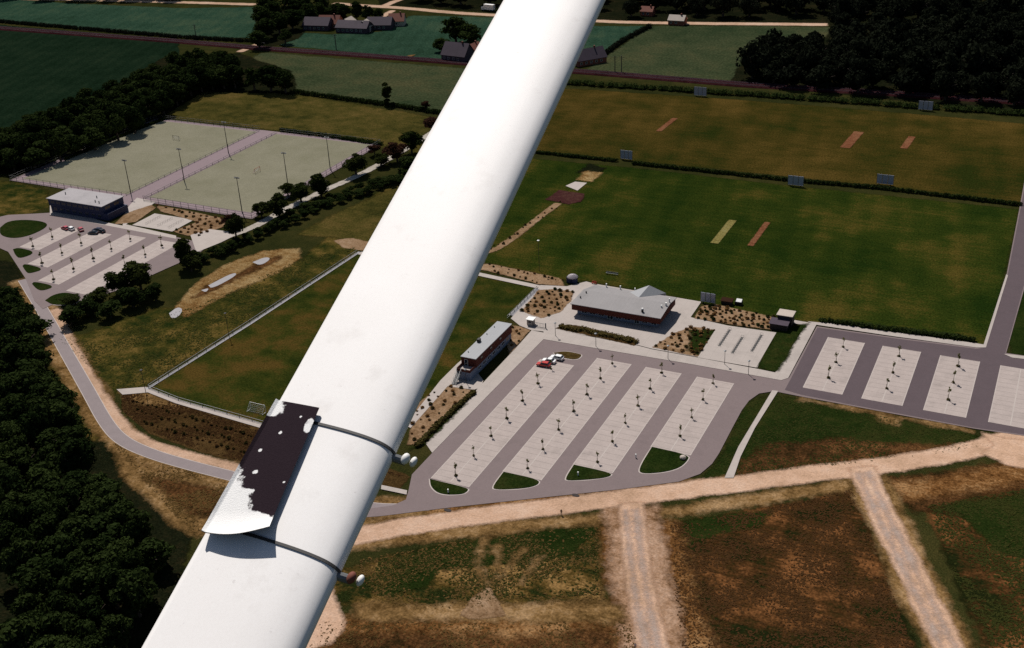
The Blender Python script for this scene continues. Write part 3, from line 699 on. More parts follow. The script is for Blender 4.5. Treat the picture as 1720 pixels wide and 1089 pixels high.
windows(t, [(bx0 + 1.2, bx0 + 2.3, 2.7, 4.8)], 0, by0 + .1, -1, 'glass', 'white', 'door')
st = MB()
for k in range(12):
    st.box(bx0 + .5, bx0 + 1.9, by0 - 3.4 - (k + 1) * .30, by0 - 3.4 - k * .30, 2.55 - (k + 1) * .2, 2.67 - (k + 1) * .2 + .04)
so = st.build('stair', 'steel', t)
for sx in (.5, 1.9):
    h = MB(); h.tube((bx0 + sx, by0 - 3.4, 3.6), (bx0 + sx, by0 - 7.0, 1.15), .06, n=6)
    for k in range(4): h.tube((bx0 + sx, by0 - 3.5 - k * 1.15, 2.5 - k * .76), (bx0 + sx, by0 - 3.5 - k * 1.15, 3.52 - k * .78), .04, n=5)
    h.build('handrail', 'white', so)

# ---- hockey clubhouse
hx0, hx1, hy0, hy1 = -369.5, -340.5, 314.6, 326.6
t = thing('hockey_clubhouse', 'two-storey dark blue clubhouse with pale flat roof beside the hockey pitches', 'building', (0, 0, .11))
w = MB(); w.box(hx0 + .6, hx1 + 2.2, hy0 + .2, hy1 - .5, 0, 2.9); w.build('wall', 'navy', t)
w = MB(); w.box(hx0, hx1, hy0, hy1, 2.9, 5.8); w.build('upper_wall', 'navy', t)
r = MB(); r.box(hx0 - .4, hx1 + .4, hy0 - .4, hy1 + .4, 5.8, 6.05); ro = r.build('roof', 'roof_hock', t)
for x, y in ((hx0 + 4, hy0 + 6), (hx1 - 6, hy0 + 3), (hx1 - 3.5, hy0 + 2.5), (hx1 - 9, hy0 + 7)):
    c = MB(); c.tube((x, y, 6.05), (x, y, 7.0), .2); c.build('vent', 'steel', ro)
windows(t, [(hx0 + 1.2 + 3.0 * i, hx0 + 3.6 + 3.0 * i, 3.9, 5.2) for i in range(9)], 0, hy0, -1, 'glass', 'navy_light')
windows(t, [(hx0 + 2 + 3.4 * i, hx0 + 4 + 3.4 * i, .9, 2.3) for i in range(8)], 0, hy0 + .2, -1, 'glass', 'navy_light')
windows(t, [(hy0 + 1.5, hy0 + 4.5, 3.9, 5.2), (hy0 + 6.5, hy0 + 9.5, 3.9, 5.2)], 1, hx1, 1, 'glass', 'navy_light')

# ---- small huts
p = at(892, 546)
t = thing('ticket_kiosk', 'tiny kiosk with bright white roof at the plaza gate', 'kiosk', (p.x, p.y, .16))
b = MB(); b.box(-1.0, 1.0, -.9, .9, 0, 2.0); b.build('wall', 'cream', t)
b = MB(); b.box(-1.3, 1.3, -1.2, 1.2, 2.0, 2.16); b.build('roof', 'white', t)
windows(t, [(-.6, .6, .9, 1.7)], 0, -.9, -1)
p = at(906, 551)
t = thing('entrance_gate', 'grey barred double gate across the plaza entrance', 'gate', (p.x, p.y, .155))
for k in range(9):
    b = MB(); b.tube((-2.0 + k * .5, 0, .1), (-2.0 + k * .5, 0, 1.6), .04, n=6); b.build('bar', 'steel', t)
for z in (.15, 1.55):
    b = MB(); b.tube((-2.05, 0, z), (2.05, 0, z), .05, n=6); b.build('rail', 'steel', t)
for s in (-2.2, 2.2):
    b = MB(); b.box(s - .12, s + .12, -.12, .12, 0, 1.9); b.build('post', 'steel', t)

p = at(1317, 549)
t = thing('scorer_hut', 'dark timber scorer hut with pale flat roof and dark lean-to', 'hut', (p.x, p.y, .17))
b = MB(); b.box(-2.2, 2.2, -.2, 3.6, 0, 3.6); b.build('wall', 'dark', t)
b = MB(); b.box(-2.5, 2.5, -.5, 3.9, 3.6, 3.78); b.build('roof', 'cream', t)
b = MB(); b.box(-3.6, 1.6, -3.4, -.2, 0, 2.0); b.build('lean_to', 'dark', t)
b = MB(); b.prism([(-3.9, -3.7), (1.9, -3.7), (1.9, -.2), (-3.9, -.2)], 2.0, [2.1, 2.1, 2.6, 2.6]); b.build('lean_to_roof', 'tile_purple', t)
windows(t, [(-1.6, 1.6, 2.5, 3.3)], 0, -.2, -1, 'glass', 'dark')
p = at(1221, 511)
t = thing('timber_shed', 'low dark brown timber box shed beside the near sight screen', 'shed', (p.x, p.y, .05))
b = MB(); b.box(-1.7, 1.7, -.9, .9, 0, 1.3); b.build('wall', 'dark', t)
b = MB(); b.prism([(-1.9, -1.1), (1.9, -1.1), (1.9, 1.1), (-1.9, 1.1)], 1.3, [1.36, 1.36, 1.75, 1.75]); b.build('roof', 'leaf_brown', t)
p = at(1241, 512)
t = thing('roller_cart', 'small dark grounds cart with tilted white lid at the field edge', 'cart', (p.x, p.y, .05))
b = MB(); b.box(-1.1, 1.1, -.7, .7, .35, 1.1); b.build('body', 'black', t)
b = MB(); b.prism([(-.9, -.6), (.9, -.6), (.9, .6), (-.9, .6)], 1.1, [1.2, 1.2, 1.8, 1.8]); b.build('lid', 'white', t)
for sx in (-.8, .8):
    for sy in (-.75, .75):
        b = MB(); b.tube((sx, sy - .08, .35), (sx, sy + .08, .35), .35, n=12); b.build('wheel', 'tyre', t)
p = at(961, 475)
t = thing('garden_shelter', 'small dark blue shelter with pale domed top behind the clubhouse', 'shelter', (p.x, p.y, .15))
b = MB(); b.box(-1.7, -.1, -.8, .8, 0, 1.9).box(.1, 1.7, -.8, .8, 0, 1.7); b.build('body', 'navy', t)
d = MB()
for k in range(6):
    a0, a1 = k / 6 * math.pi / 2, (k + 1) / 6 * math.pi / 2
    d.tube((0, .5, 1.7 + .9 * math.sin(a0)), (0, .5, 1.7 + .9 * math.sin(a1)), 1.9 * math.cos(a0), max(1.9 * math.cos(a1), .02), 14)
d.build('dome', 'cloth_pale', t, smooth=True)
p = at(998, 478)
b = MB(); b.box(-.8, .8, -.25, .25, .35, .5).box(-.8, -.65, -.2, .2, 0, .35).box(.65, .8, -.2, .2, 0, .35).box(-.8, .8, .2, .3, .5, 1.0)
tag(b.build('bench', 'redobj', None, (p.x, p.y, .15)), 'small red bench at the back corner of the clubhouse plaza', 'bench')
# team bench on the cricket field edge
p = at(1028, 462)
t = thing('player_bench', 'long grey player bench on the grass behind the clubhouse', 'bench', (p.x, p.y, .05))
b = MB(); b.box(-2.2, 2.2, -.2, .2, .42, .5); b.build('seat', 'steel', t)
b = MB(); b.box(-2.2, 2.2, .2, .26, .6, .95); b.build('backrest', 'steel', t)
for s in (-1.8, 1.8):
    b = MB(); b.box(s - .05, s + .05, -.2, .26, 0, .42).box(s - .05, s + .05, .14, .2, .42, .6); b.build('leg', 'steel', t)

# ---- sight screens
def sight_screen(p, wdt, hgt, label):
    t = thing('sight_screen', label, 'sight screen', (p.x, p.y, .05), 0, 'sight screens on the cricket fields')
    pw = wdt / 3
    for k in range(3):
        b = MB(); b.box(-wdt / 2 + k * pw + .12, -wdt / 2 + (k + 1) * pw - .12, -.06, .06, .5, hgt); b.build('panel', 'screen', t)
    b = MB()
    for k in range(4): b.box(-wdt / 2 + k * pw - .06, -wdt / 2 + k * pw + .06, .07, .17, .1, hgt)
    b.box(-wdt / 2, wdt / 2, .07, .17, .3, .42); b.build('frame', 'steel', t)
    for s in (-1, 1):
        b = MB(); b.box(s * wdt / 3 - .08, s * wdt / 3 + .08, -.9, 1.1, .12, .24); b.build('skid', 'dark', t)
for (x, y), wd, hg, lb in (((1189, 510), 4.8, 3.6, 'white sight screen nearest the clubhouse beside the timber shed'),
                           ((1052, 269), 5.4, 4.2, 'white sight screen in the hedge gap above the practice area'),
                           ((1336, 313), 6.2, 4.2, 'grey sight screen standing in the middle of the boundary hedge'),
                           ((1486, 311), 6.4, 4.2, 'dim sight screen at the right part of the boundary hedge'),
                           ((1176, 162), 6.4, 4.6, 'blue-grey sight screen against the far hedge near the railway'),
                           ((1554, 186), 6.4, 4.4, 'dark sight screen at the right end of the far hedge')):
    sight_screen(at(x, y), wd, hg, lb)

# ================================================================== POSTS, LAMPS, FENCES
def floodlight(p, h, label):
    t = thing('floodlight_mast', label, 'floodlight', (p.x, p.y, .08), 0, 'floodlight masts at the hockey pitches')
    b = MB(); b.tube((0, 0, 0), (0, 0, h), .20, .11, 8); b.build('mast', 'pole', t)
    b = MB(); b.box(-1.2, 1.2, -.06, .06, h - .1, h + .06); b.build('crossbar', 'pole', t)
    for s in (-.85, 0, .85):
        b = MB(); b.prism([(s - .3, -.25), (s + .3, -.25), (s + .3, .3), (s - .3, .3)], h - .5, [h - .35, h - .35, h - .1, h - .1]); b.build('lamp', 'steel', t)
for (x, y), lb in (((220, 326), 'floodlight mast at the front end of the paved walk between hockey pitches'), ((310, 306), 'floodlight mast midway along the paved walk between hockey pitches'),
                   ((384, 258), 'floodlight mast at the far end of the paved walk'), ((407, 358), 'floodlight mast at the near right corner of the hockey pitch'),
                   ((484, 314), 'floodlight mast midway along the right hockey pitch side'), ((555, 286), 'floodlight mast at the far right corner of the hockey pitch')):
    floodlight(at(x, y), 15, lb)
def lamp_post(p, h, label, z=.12, grp='lamp posts around the grounds', head='white'):
    t = thing('lamp_post', label, 'lamp post', (p.x, p.y, z), 0, grp)
    b = MB(); b.tube((0, 0, 0), (0, 0, h), .09, .06, 6); b.build('pole', 'pole', t)
    b = MB(); b.tube((0, 0, h), (0, 0, h + .25), .28, .42, 8).tube((0, 0, h + .25), (0, 0, h + .4), .45, .12, 8); b.build('lantern', head, t)
lamp_post(at(906, 455), 11, 'tall lamp post with white lantern on the edge of the cricket field', .1)
for (x, y), lb in (((783, 644), 'lamp post beside the stair of the changing block'), ((1001, 583), 'lamp post on the path in front of the long dark bed'), ((933, 565), 'lamp post at the corner path near the gate'),
                   ((1217, 613), 'lamp post at the near edge of the cycle slab'), ((1257, 630), 'lamp post on the path right of the cycle slab'), ((1122, 604), 'lamp post on the path beyond the second parking aisle')):
    lamp_post(at(x, y), 4.2, lb, .15, head='steel')
for (x, y), lb in (((385, 566), 'thin pole midway along the football field path'), ((246, 664), 'thin pole at the near left corner of the football field')):
    lamp_post(at(x, y), 8, lb, .13, head='pole')
for (x, y), lb in (((753, 829), 'white marker post on the leftmost grass island'), ((971, 800), 'white marker post on the third grass island'), ((1068, 770), 'short marker post by the fourth grass island')):
    p = at(x, y)
    t = thing('marker_post', lb, 'post', (p.x, p.y, .2), 0, 'marker posts on the grass islands')
    b = MB(); b.box(-.14, .14, -.1, .1, 0, .9); b.build('post', 'white', t)
    b = MB(); b.prism([(-.16, -.12), (.16, -.12), (.16, .12), (-.16, .12)], .9, [1.0, 1.0, 1.1, 1.1]); b.build('cap', 'white', t)
b = MB()
for k in range(4):
    a0, a1 = (k - 1) / 4 * math.pi / 2, k / 4 * math.pi / 2
    b.tube((0, 0, .5 + .6 * math.sin(a0)), (0, 0, .5 + .6 * math.sin(a1)), .85 * math.cos(a0), .85 * math.cos(a1) + .01, 9)
p = at(1147, 772)
tag(b.build('boulder', 'cream', None, (p.x, p.y, .1)), 'pale boulder on the corner of the rightmost grass island', 'boulder')

# masts along the railway
def mast(x, y, label):
    p = at(x, y)
    t = thing('railway_mast', label, 'mast', (p.x, p.y, .05), 0, 'masts beside the railway')
    b = MB(); b.tube((0, 0, 0), (0, 0, 9.5), .28, .2, 6); b.build('mast', 'pole', t)
    b = MB(); b.tube((-1.6, 0, 8.6), (1.6, 0, 8.6), .12, n=5); b.tube((-1.2, 0, 7.6), (1.2, 0, 7.6), .1, n=5); b.build('crossarm', 'pole', t)
for x, y, lb in ((1033, 124), (1044, 125), (565, 88), (548, 82), (1300, 145)) and (
    (1033, 123, 'left of two close railway masts right of the white strut'), (1044, 123, 'right and taller of two close railway masts right of the strut'),
    (565, 84, 'railway mast below the farmstead'), (330, 66, 'railway mast beside the tree belt at upper left')):
    mast(x, y, lb)

def rail_fence(name, label, pts, h, step, mat, grp=None, rails=2, mesh=False):
    pts = [Vector((q[0], q[1])) for q in pts]
    t = thing(name, label, 'fence', (pts[0].x, pts[0].y, .1), 0, grp)
    o0 = pts[0]; post = MB().box(-.06, .06, -.06, .06, 0, h).mesh('post', mat)
    for a, b in zip(pts, pts[1:]):
        d = b - a; n = max(1, int(d.length / step))
        for k in range(n):
            q = a + d * (k / n) - o0; link('post', post, t, (q.x, q.y, 0))
        u = d.normalized(); nn = Vector((-u.y, u.x)) * .04
        for r_ in range(rails):
            z = h - .08 - r_ * (h - .3) / max(rails - 1, 1)
            A, B = a - o0, b - o0
            MB().add([(A.x - nn.x, A.y - nn.y, z - .05), (B.x - nn.x, B.y - nn.y, z - .05), (B.x + nn.x, B.y + nn.y, z - .05), (A.x + nn.x, A.y + nn.y, z - .05),
                      (A.x - nn.x, A.y - nn.y, z + .05), (B.x - nn.x, B.y - nn.y, z + .05), (B.x + nn.x, B.y + nn.y, z + .05), (A.x + nn.x, A.y + nn.y, z + .05)],
                     [(3, 2, 1, 0), (4, 5, 6, 7), (0, 1, 5, 4), (2, 3, 7, 6), (1, 2, 6, 5), (3, 0, 4, 7)]).build('rail', mat, t)
rail_fence('field_fence', 'low rail fence along the long left side of the football field', ats([(250, 652), (420, 543), (600, 425)]), 1.1, 4.0, 'steel')
rail_fence('field_fence', 'low rail fence along the near end of the football field', ats([(250, 653), (300, 673), (445, 714), (640, 770)]), 1.1, 4.0, 'steel')
rail_fence('field_fence', 'low rail fence between plaza path and football field', ats([(902, 486), (858, 530), (852, 536)]), 1.1, 2.5, 'steel')
rail_fence('pitch_fence', 'dark wire fence along the near side of the hockey pitches', [(-418, 338.5), (-353, 338.2), (-353, 339)], 2.2, 4.0, 'plank', None, 3)
rail_fence('pitch_fence', 'dark wire fence along the near side of the right hockey pitch', [(-341, 338.0), (-284.5, 336.5), (-284.5, 433.5), (-341, 433.5)], 2.2, 4.0, 'plank', None, 3)
rail_fence('pitch_fence', 'dark wire fence round the far left side of the hockey ground', [(-417.5, 338.5), (-417.5, 433.5), (-353, 433.5)], 2.2, 4.0, 'plank', None, 3)
rail_fence('pitch_fence', 'fence lining the left edge of the walk between hockey pitches', [(-352.3, 340), (-352.3, 432)], 1.1, 4.0, 'plank', None, 2)
rail_fence('pitch_fence', 'fence lining the right edge of the walk between hockey pitches', [(-342.0, 340), (-342.0, 432)], 1.1, 4.0, 'plank', None, 2)

def goal(p, wdt, h, dep, rz, label, mat='white'):
    t = thing('goal', label, 'goal', (p.x, p.y, .08), rz)
    for s in (-1, 1):
        b = MB(); b.tube((s * wdt / 2, 0, 0), (s * wdt / 2, 0, h), .07, n=6); b.build('upright', mat, t)
        b = MB(); b.tube((s * wdt / 2, 0, h), (s * wdt / 2, dep, .05), .04, n=6).tube((s * wdt / 2, 0, .05), (s * wdt / 2, dep, .05), .04, n=6); b.build('stay', mat, t)
    b = MB(); b.tube((-wdt / 2, 0, h), (wdt / 2, 0, h), .07, n=6); b.build('crossbar', mat, t)
    b = MB()
    for k in range(13): b.tube((-wdt / 2 + k * wdt / 12, 0, h), (-wdt / 2 + k * wdt / 12, dep, .03), .012, n=4)
    for k in range(6): b.tube((-wdt / 2, dep * k / 6, h * (1 - k / 6)), (wdt / 2, dep * k / 6, h * (1 - k / 6)), .012, n=4)
    b.build('net', 'frame', t)
goal(at(434, 690), 5.2, 2.2, 1.8, R(180), 'white football goal at the near end of the football field')
goal(at(433, 290), 3.7, 2.1, 1.2, R(90), 'hockey goal near the middle of the right hockey pitch', 'redobj')
goal(at(296, 236), 3.7, 2.1, 1.2, R(0), 'hockey goal at the far end of the left hockey pitch', 'dark')

# cycle racks
def cycle_rack(x, y0, y1, z, label, grp):
    t = thing('cycle_rack', label, 'cycle rack', (x, y0, z), 0, grp)
    n = 9; hoop = MB()
    for s in (-1, 1): hoop.tube((s * .4, 0, 0), (s * .4, 0, .75), .03, n=5)
    hoop.tube((-.4, 0, .75), (.4, 0, .75), .03, n=5); hm = hoop.mesh('hoop', 'pole')
    for k in range(n): link('hoop', hm, t, (0, (y1 - y0) * k / (n - 1), 0))
    b = MB(); b.box(-.35, .35, 0, y1 - y0, .01, .09); b.build('base', 'pole', t)
a = at(1212, 593); 
for (xa, ya), (xb, yb), lb in (((1209, 583), (1225, 555), 'left cycle rack on the pale slab behind the car park path'), ((1230, 595), (1247, 568), 'middle cycle rack on the pale slab behind the car park path'), ((1263, 592), (1279, 564), 'right cycle rack on the pale slab behind the car park path')):
    p, q = at(xa, ya), at(xb, yb); cycle_rack((p.x + q.x) / 2, p.y, q.y, .195, lb, 'cycle racks by the clubhouse')
for x, lb in ((-321, 'left cycle rack beside the hockey clubhouse'), (-315, 'middle cycle rack beside the hockey clubhouse'), (-309.5, 'right cycle rack beside the hockey clubhouse')):
    cycle_rack(x, 317, 325, .135, lb, 'cycle racks by the hockey club')
# ================================================================== CARS
def make_car(paint, label, p, rz, grp, z=.13, hatch=True):
    t = thing('parked_car', label, 'car', (p.x, p.y, z), rz, grp)
    Lh, Wd = 2.1, .84
    prof = [(-2.1, .35), (-2.1, .72), (-2.02, .88), (-1.75, .93), (1.0, .93), (1.75, .80), (2.08, .66), (2.1, .35)]
    b = MB(); n = len(prof)
    for s, yy in ((1, Wd), (1, -Wd)): pass
    vs = [(x, Wd, zz) for x, zz in prof] + [(x, -Wd, zz) for x, zz in prof]
    b.add(vs, [tuple(range(n)), tuple(range(2 * n - 1, n - 1, -1))] + [((i + 1) % n, i, n + i, n + (i + 1) % n) for i in range(n)])
    o = b.build('body', paint, t)
    md = o.modifiers.new('bevel', 'BEVEL'); md.width = .09; md.segments = 2
    c0, c1 = (-1.9, .95) if hatch else (-1.55, .95)
    top0, top1 = (-1.45, .25) if hatch else (-1.0, .2)
    c = MB(); wb, wt = .80, .64
    c.add([(c0, -wb, .92), (c1, -wb, .92), (c1, wb, .92), (c0, wb, .92), (top0, -wt, 1.40), (top1, -wt, 1.40), (top1, wt, 1.40), (top0, wt, 1.40)],
          [(0, 1, 5, 4), (1, 2, 6, 5), (2, 3, 7, 6), (3, 0, 4, 7), (4, 5, 6, 7)])
    c.build('cabin_glass', 'glass', t)
    r = MB(); r.add([(top0 - .06, -wt - .02, 1.40), (top1 + .06, -wt - .02, 1.40), (top1 + .06, wt + .02, 1.40), (top0 - .06, wt + .02, 1.40),
                     (top0 + .05, -wt + .05, 1.46), (top1 - .05, -wt + .05, 1.46), (top1 - .05, wt - .05, 1.46), (top0 + .05, wt - .05, 1.46)],
                    [(4, 5, 6, 7), (0, 1, 5, 4), (1, 2, 6, 5), (2, 3, 7, 6), (3, 0, 4, 7), (3, 2, 1, 0)])
    r.build('roof', paint, t)
    pl = MB()
    for s in (-1, 1):
        for (xa, za), (xb, zb) in (((c0, .92), (top0, 1.41)), ((c1, .92), (top1, 1.41)), ((-.35, .92), (-.45, 1.41))):
            pl.tube((xa, s * (wb + .005), za), (xb, s * (wt + .005), zb), .05, n=4)
    pl.build('pillar', paint, t)
    for sx in (-1.32, 1.32):
        for s in (-1, 1):
            w = MB(); w.tube((sx, s * .66, .32), (sx, s * .87, .32), .32, n=14); wo = w.build('wheel', 'tyre', t)
            w = MB(); w.tube((sx, s * .871, .32), (sx, s * .885, .32), .19, n=10); w.build('rim', 'rim', wo)
    for s in (-1, 1):
        h = MB(); h.box(2.08, 2.13, s * .6 - .16, s * .6 + .16, .58, .70); h.build('headlight', 'lamp_clear', t)
        h = MB(); h.box(-2.13, -2.08, s * .6 - .14, s * .6 + .14, .62, .80); h.build('tail_light', 'lamp_red', t)
    return t
x1 = -124.8
make_car('car_red', 'bright red car parked beside two white cars at the top of the first row', Vector((-127.6, 268.5)), R(184), 'cars in the main car park')
make_car('car_white', 'white car parked right beside the red car', Vector((-127.0, 271.1)), R(181), 'cars in the main car park', .13, False)
make_car('car_white', 'white car at the island end of the first parking row', Vector((-125.6, 273.7)), R(179), 'cars in the main car park', .13)
make_car('car_crimson', 'dark red car leftmost in the hockey car park', at(110, 386), R(165), 'cars in the hockey car park')
make_car('car_white', 'white car close behind the leftmost dark red car at the hockey club', at(119, 387), R(165), 'cars in the hockey car park')
make_car('car_crimson', 'red car parked alone in the middle of the hockey front row', at(136, 388), R(150), 'cars in the hockey car park')
make_car('car_black', 'black car with its nose toward the wood in the hockey front row', at(157, 394), R(195), 'cars in the hockey car park', .13, False)
make_car('car_navy', 'navy car next to the black one in the hockey front row', at(164, 389), R(190), 'cars in the hockey car park')
make_car('car_black', 'black car rightmost in the hockey front row', at(170, 391), R(170), 'cars in the hockey car park')
# white lorry on the far road
p = at(823, 19)
t = thing('lorry', 'long white lorry on the country road beside the white strut', 'lorry', (p.x, p.y, .11), R(-8))
b = MB(); b.box(-4.2, 3.4, -1.25, 1.25, 1.0, 4.4); b.build('box_body', 'white', t)
b = MB(); b.prism([(-6.4, -1.2), (-4.4, -1.2), (-4.4, 1.2), (-6.4, 1.2)], .6, [2.6, 3.3, 3.3, 2.6]); b.build('cab', 'white', t)
b = MB(); b.box(-6.3, 3.4, -.5, .5, .6, 1.0); b.build('chassis', 'black', t)
for x in (-5.6, 1.2, 2.4):
    for s in (-1, 1):
        w = MB(); w.tube((x, s * .8, .5), (x, s * 1.2, .5), .5, n=12); w.build('wheel', 'tyre', t)

# ================================================================== FARMS
def house(p, L, W, hw, hr, rz, wall, roof, label, name='farmhouse', chim=True):
    t = thing(name, label, 'house', (p.x, p.y, .05), rz)
    MB().box(-L / 2, L / 2, -W / 2, W / 2, 0, hw).add([(-L / 2, -W / 2, hw), (-L / 2, W / 2, hw), (-L / 2, 0, hr), (L / 2, -W / 2, hw), (L / 2, W / 2, hw), (L / 2, 0, hr)], [(0, 2, 1), (3, 4, 5)]).build('wall', wall, t)
    o = .4; k = (hr - hw) / (W / 2)
    e = hw - o * k
    ro = MB().add([(-L / 2 - o, -W / 2 - o, e + .05), (L / 2 + o, -W / 2 - o, e + .05), (L / 2 + o, 0, hr + .05), (-L / 2 - o, 0, hr + .05), (-L / 2 - o, W / 2 + o, e + .05), (L / 2 + o, W / 2 + o, e + .05),
              (-L / 2 - o, -W / 2 - o, e + .3), (L / 2 + o, -W / 2 - o, e + .3), (L / 2 + o, 0, hr + .3), (-L / 2 - o, 0, hr + .3), (-L / 2 - o, W / 2 + o, e + .3), (L / 2 + o, W / 2 + o, e + .3)],
             [(6, 7, 8, 9), (9, 8, 11, 10), (0, 1, 7, 6), (5, 4, 10, 11), (1, 2, 8, 7), (2, 5, 11, 8), (3, 0, 6, 9), (4, 3, 9, 10), (3, 2, 1, 0), (4, 5, 2, 3)]).build('roof', roof, t)
    if chim: MB().box(L * .2, L * .2 + .8, -.4, .4, hr - .6, hr + 1.2).build('chimney', 'tile_red', ro)
    windows(t, [(-L / 2 + 1.2 + i * 3.2, -L / 2 + 2.6 + i * 3.2, 1.0, 2.3) for i in range(int((L - 1) / 3.2))], 0, -W / 2, -1)
    return t
house(at(556, 46), 14, 9, 3.2, 7.6, R(12), 'tile_red', 'tile_red', 'red-roofed farmhouse at the left of the far farmstead')
house(at(536, 49), 18, 10, 3.4, 7.5, R(8), 'tile_purple', 'tile_purple', 'long slate-roofed barn left of the red farmhouse', 'barn', False)
house(at(586, 46), 9, 8, 3.0, 6.0, R(95), 'cream', 'cream', 'small pale outbuilding in the middle of the far farmstead', 'outbuilding', False)
house(at(614, 52), 7, 9, 3.4, 6.6, R(100), 'cream', 'cream', 'pale gabled shed at the front of the far farmstead', 'outbuilding', False)
house(at(596, 53), 22, 10, 3.2, 6.8, R(6), 'tile_purple', 'tile_purple', 'long dark barn along the field edge of the farmstead', 'barn', False)
house(at(640, 48), 16, 10, 3.2, 7.2, R(15), 'tile_purple', 'tile_purple', 'dark roofed barn at the right of the far farmstead', 'barn', False)
house(at(668, 42), 10, 9, 3.2, 7.2, R(20), 'cream', 'tile_red', 'pale farmhouse at the right end of the far farmstead')
house(at(770, 100), 16, 11, 3.4, 9.5, R(-6), 'tile_purple', 'tile_purple', 'dark slate house behind trees left of the strut')
house(at(796, 92), 9, 8, 3.2, 6.5, R(80), 'frame', 'tile_red', 'small red-roofed annex half hidden by the strut', 'outbuilding')
house(at(988, 106), 18, 10, 3.2, 8.0, R(52), 'tile_red', 'tile_purple', 'purple-roofed farmhouse just right of the white strut')
house(at(1138, 41), 10, 7, 3.0, 5.5, R(0), 'tile_red', 'cream', 'small pale-roofed house on the far country road', 'cottage')
house(at(1088, 26), 8, 6, 3.0, 5.5, R(0), 'tile_red', 'tile_red', 'tiny red cottage in front of the far wood', 'cottage')

# ================================================================== VEGETATION
def leaf_cloud(lobes, n, size, seed, flat=.35):
    """many small leaf clumps on the skins of overlapping lobes, plus an inner core that stops light"""
    g = np.random.default_rng(seed); L = np.array(lobes)
    wt = L[:, 3] ** 2; wt = wt / wt.sum()
    k = g.choice(len(L), n, p=wt)
    d = g.normal(size=(n, 3)); d /= np.linalg.norm(d, axis=1)[:, None]
    d[:, 2] = np.where(d[:, 2] < -.45, -d[:, 2], d[:, 2])
    rad = L[k, 3] * g.uniform(.78, 1.08, n)
    c = L[k, :3] + d * rad[:, None] * np.array([1, 1, .85])
    nr = d + g.normal(size=(n, 3)) * .55; nr /= np.linalg.norm(nr, axis=1)[:, None]
    u = np.cross(nr, g.normal(size=(n, 3))); u /= np.linalg.norm(u, axis=1)[:, None]
    v = np.cross(nr, u)
    s = size * g.uniform(.6, 1.4, n)
    u *= s[:, None]; v *= (s * g.uniform(.5, .9, n))[:, None]
    V = np.stack([c - u, c - v * .9, c + u, c + v], 1).reshape(-1, 3)
    F = [(4 * i, 4 * i + 1, 4 * i + 2, 4 * i + 3) for i in range(n)]
    V = V.tolist()
    for x, y, z, r in lobes:
        b = len(V); m = 6
        V.append((x, y, z + r * .68)); V.append((x, y, z - r * .68))
        for q in range(m):
            a = 2 * math.pi * q / m
            V.append((x + r * .68 * math.cos(a), y + r * .68 * math.sin(a), z))
        for q in range(m):
            F.append((b, b + 2 + q, b + 2 + (q + 1) % m)); F.append((b + 1, b + 2 + (q + 1) % m, b + 2 + q))
    return V, F

def crown_lobes(h, r, seed, base=.28, n=16, tall=False):
    g = random.Random(seed); out = []
    zc = h * (base + 1) / 2; hz = h * (1 - base) / 2
    for i in range(n):
        a = g.uniform(0, 6.283); e = g.uniform(-1, 1); q = math.sqrt(max(0, 1 - e * e)) * g.uniform(.35, .8)
        rr = r * g.uniform(.28, .46) * (.8 if abs(e) > .7 else 1)
        out.append((math.cos(a) * q * r * .8, math.sin(a) * q * r * .8, zc + e * (hz - rr * .7), rr))
    out.append((0, 0, zc, r * .5))
    return out

def tree_meshes(h, r, seed, mat, n=1500, size=.42, base=.28, lobes=16, bark='bark'):
    V, F = leaf_cloud(crown_lobes(h, r, seed, base, lobes), n, size, seed)
    cm = bpy.data.meshes.new('crown'); cm.from_pydata(V, [], F); cm.update(); cm.materials.append(M[mat])
    t = MB(); g = random.Random(seed)
    lean = (g.uniform(-.2, .2), g.uniform(-.2, .2))
    t.tube((0, 0, -.1), (lean[0], lean[1], h * .45), r * .085, r * .055, 7)
    for k in range(5):
        a = k * 1.26 + g.uniform(0, .6)
        t.tube((lean[0], lean[1], h * g.uniform(.25, .45)), (math.cos(a) * r * .6, math.sin(a) * r * .6, h * g.uniform(.55, .75)), r * .045, r * .015, 5)
    return cm, t.mesh('trunk', bark)

VAR = {}
def variants(key, specs):
    VAR[key] = [tree_meshes(*s[0], **s[1]) for s in specs]
variants('broad', [((9.0, 4.2, 11 + i, 'leaf'), dict(n=1700, size=.36, base=.15, lobes=18)) for i in range(5)])
variants('wood', [((10.0, 4.6, 31 + i, 'leaf_dark'), dict(n=1500, size=.42, base=.12, lobes=17)) for i in range(5)])
variants('copper', [((8.0, 3.6, 51 + i, 'leaf_brown'), dict(n=1200, size=.36, base=.2, lobes=14)) for i in range(2)])
variants('poplar', [((9.0, 2.2, 61, 'leaf'), dict(n=1000, size=.34, base=.1, lobes=14))])
variants('young', [((3.4, .62, 71 + i, 'leaf_young'), dict(n=70, size=.13, base=.52, lobes=6, bark='stem')) for i in range(4)])

def joined(cm, tm, name):
    me = bpy.data.meshes.new(name); bm = bmesh.new(); bm.from_mesh(cm); k = len(bm.faces); bm.from_mesh(tm)
    bm.faces.ensure_lookup_table()
    for f in bm.faces[k:]: f.material_index = 1
    bm.to_mesh(me); bm.free(); me.materials.append(cm.materials[0]); me.materials.append(tm.materials[0]); return me
FAR = []
for i in range(5):
    c, t = tree_meshes(14.0, 9.0, 91 + i, 'leaf_far', n=1100, size=.8, base=.05, lobes=18); FAR.append(joined(c, t, 'far_tree'))

